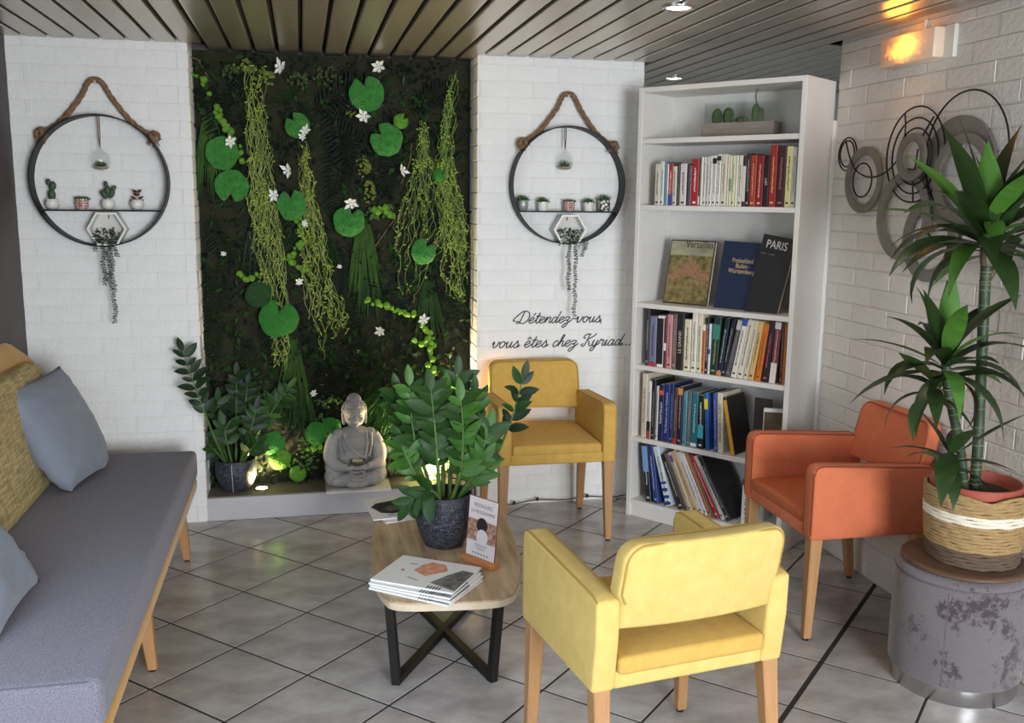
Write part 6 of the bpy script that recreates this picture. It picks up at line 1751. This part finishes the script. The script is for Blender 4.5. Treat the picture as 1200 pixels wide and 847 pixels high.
# small bottle half hidden behind the pot
bt = at_z(492, 588, TH)
bo = empty('small_bottle', (bt.x + .016, 3.36, TH + .0005)); tag(bo, 'small white bottle with a blue cap mostly hidden behind the dark pot on the table', 'bottle')
MB().lathe([(0, 0), (.02, 0), (.022, .004), (.022, .13), (.014, .148), (.010, .152), (0, .152)], 20).build('body', M_pot_w, bo, 50); MB().lathe([(.011, .150), (.012, .152), (.012, .172), (0, .174)], 16).build('cap', mat('violet_blue_cap', (90, 92, 170), .4), bo, 50)
# ------------------------------------------------------------------ seated statue on its white tile
BC = Vector((.222, 4.592, .118))
tl = MB(); 
tile_o = empty('stone_plate', (BC.x + .012, BC.y - .01, BC.z)); tag(tile_o, 'square white stone plate lying on the plinth under the grey statue', 'tile')
bm = bmesh.new()
A = [bm.verts.new((x, y, 0)) for x, y in ((-.155, -.085), (.155, -.085), (.155, .085), (-.155, .085))]; B = [bm.verts.new((x, y, .010)) for x, y in ((-.155, -.085), (.155, -.085), (.155, .085), (-.155, .085))]; C = [bm.verts.new((x, y, .016)) for x, y in ((-.125, -.06), (.125, -.06), (.125, .06), (-.125, .06))]
for P_, Q_ in ((A, B), (B, C)):
    for i in range(4): bm.faces.new((P_[i], P_[(i + 1) % 4], Q_[(i + 1) % 4], Q_[i]))
bm.faces.new(C); bm.faces.new(A[::-1])
MB().addbm(bm).build('tile', mat('white_marble', (226, 222, 216), .35, col2=(206, 204, 200), scale=6), tile_o)
bd = empty('buddha_statue', (BC.x, BC.y, BC.z + .0165), 0); bd.rotation_euler = (0, 0, .10)
tag(bd, 'grey stone statue of a seated monk with a topknot holding a candle bowl', 'statue')
M_stone = mat('grey_cast_stone', (192, 190, 186), .75, col2=(126, 127, 132), scale=9, amount=.8, detail=7, bump=.25, bscale=90)
b = MB()
E3 = lambda c, r, rot=None: b.ball(c, r, 20, 14, None, rot)
# base of robe, crossed legs, knees
E3((0, .0, .045), (.135, .075, .045)); E3((-.100, -.022, .052), (.052, .056, .048)); E3((.100, -.022, .052), (.052, .056, .048))
E3((-.055, -.060, .042), (.075, .030, .032), (0, 0, .35)); E3((.055, -.060, .042), (.075, .030, .032), (0, 0, -.35)); E3((0, -.062, .028), (.075, .034, .028)); E3((0, -.082, .022), (.055, .018, .020))
# robe folds in the lap
for k, (z, y, w) in enumerate(((.062, -.082, .040), (.046, -.092, .05), (.082, -.07, .05))): b.tube(cr([(-w, y + .014, z + .012), (-w * .5, y, z), (0, y - .004, z - .004), (w * .5, y, z), (w, y + .014, z + .012)], 5), .007, 8)
# torso
E3((0, .012, .14), (.088, .060, .085)); E3((0, .008, .205), (.094, .056, .075)); E3((0, .006, .25), (.082, .048, .042)); E3((-.075, .006, .245), (.034, .036, .034)); E3((.075, .006, .245), (.034, .036, .034))
# arms in sleeves
for s in (-1, 1):
    b.tube(cr([(s * .088, .006, .248), (s * .108, .002, .20), (s * .116, -.012, .148), (s * .108, -.034, .118), (s * .082, -.062, .108), (s * .048, -.084, .108)], 5), [.030, .031, .032, .033, .034, .035, .036, .036, .037, .037, .037, .036, .035, .034, .033, .032, .031, .030, .029, .027, .025, .023, .021, .020, .019, .018][:26], 14)
    b.tube(cr([(s * .116, -.01, .12), (s * .12, -.028, .088), (s * .10, -.05, .072)], 5), [.026, .027, .028, .028, .027, .026, .024, .022, .02, .018, .016], 12)
    E3((s * .034, -.092, .106), (.026, .016, .013), (0, s * .2, s * .3))
    for f in range(4): b.tube([(s * (.03 - .002 * f), -.098 + .004 * f, .104 + .004 * f), (s * .008, -.104 + .004 * f, .100 + .004 * f), (s * -.008, -.104 + .004 * f, .100 + .003 * f)], [.0055, .005, .004], 7)
# robe border across the chest
b.tube(cr([(-.058, -.032, .262), (-.046, -.048, .225), (-.018, -.058, .185), (.02, -.062, .155), (.05, -.055, .14)], 6), .0075, 8); b.tube(cr([(.052, -.034, .262), (.052, -.05, .22), (.048, -.056, .18), (.04, -.06, .15)], 6), .008, 8)
b.tube(cr([(.075, -.028, .262), (.075, -.044, .22), (.07, -.052, .18), (.058, -.058, .15)], 6), .007, 8); b.tube(cr([(-.07, -.024, .255), (-.075, -.04, .21), (-.066, -.054, .165)], 6), .006, 8)
# neck, head, face
b.tube([(0, .0, .25), (0, -.002, .30)], [.034, .030], 14)
E3((0, -.006, .345), (.050, .052, .060)); E3((0, -.016, .322), (.040, .042, .038)); E3((0, -.006, .368), (.054, .056, .046))
b.tube([(0, -.060, .352), (0, -.066, .340), (0, -.069, .330), (0, -.062, .325)], [.0042, .0058, .0085, .006], 8)
for s in (-1, 1):
    E3((s * .019, -.051, .350), (.0125, .007, .0065)); b.tube(cr([(s * .006, -.058, .360), (s * .02, -.058, .365), (s * .034, -.046, .358)], 4), .0028, 6)
    E3((s * .024, -.046, .328), (.015, .012, .014)); E3((s * .006, -.056, .312), (.0085, .006, .0042))
    b.tube(cr([(s * .050, -.006, .366), (s * .056, -.004, .350), (s * .055, -.006, .326), (s * .050, -.010, .302)], 4), [.007, .008, .0085, .008, .007, .0065, .006, .006, .0065, .007, .007, .0068, .0065], 8)
E3((0, -.055, .306), (.011, .006, .0045)); E3((0, -.046, .294), (.014, .010, .010))
raw = b.mesh('body', M_stone)
body = baked('body', raw, [('REMESH', dict(mode='VOXEL', voxel_size=.0026, use_smooth_shade=True)), ('SMOOTH', dict(factor=.4, iterations=1))], M_stone)
for p in body.polygons: p.use_smooth = True
link('body', body, bd)
# hair of small curls and the topknot
h = MB()
h.ball((0, -.003, .372), (.0535, .055, .048), 24, 14); h.ball((0, .0, .416), (.030, .031, .030), 18, 10)
n_ = 0
for i in range(170):
    t = i / 170; ph = math.acos(1 - t * 1.06); a = i * 2.39996
    d = Vector((math.sin(ph) * math.cos(a), math.sin(ph) * math.sin(a), math.cos(ph)))
    if d.y < -.2 and d.z < .34 + .25 * abs(d.x): continue
    h.ball((d.x * .0545, -.003 + d.y * .056, .372 + d.z * .048), .0078, 8, 5)
for i in range(56):
    t = i / 56; ph = math.acos(1 - t); a = i * 2.39996
    d = Vector((math.sin(ph) * math.cos(a), math.sin(ph) * math.sin(a), math.cos(ph))); h.ball((d.x * .030, d.y * .031, .420 + d.z * .030 - .004), .0068, 8, 5)
o = h.build('hair', M_stone, bd, 60, fix=False); o['kind'] = 'stuff'
bw_ = MB(); bw_.lathe([(0, 0), (.022, 0), (.034, .008), (.038, .022), (.035, .022), (.031, .010), (0, .008)], 24, (0, -.078, .118)); bw_.build('bowl', mat('dark_stone_bowl', (96, 92, 88), .7), bd, 50)
MB().lathe([(0, 0), (.027, 0), (.027, .013), (.0, .014)], 20, (0, -.078, .1275)).build('candle', mat('ivory_wax', (226, 206, 168), .5, sss=.2), bd, 50)
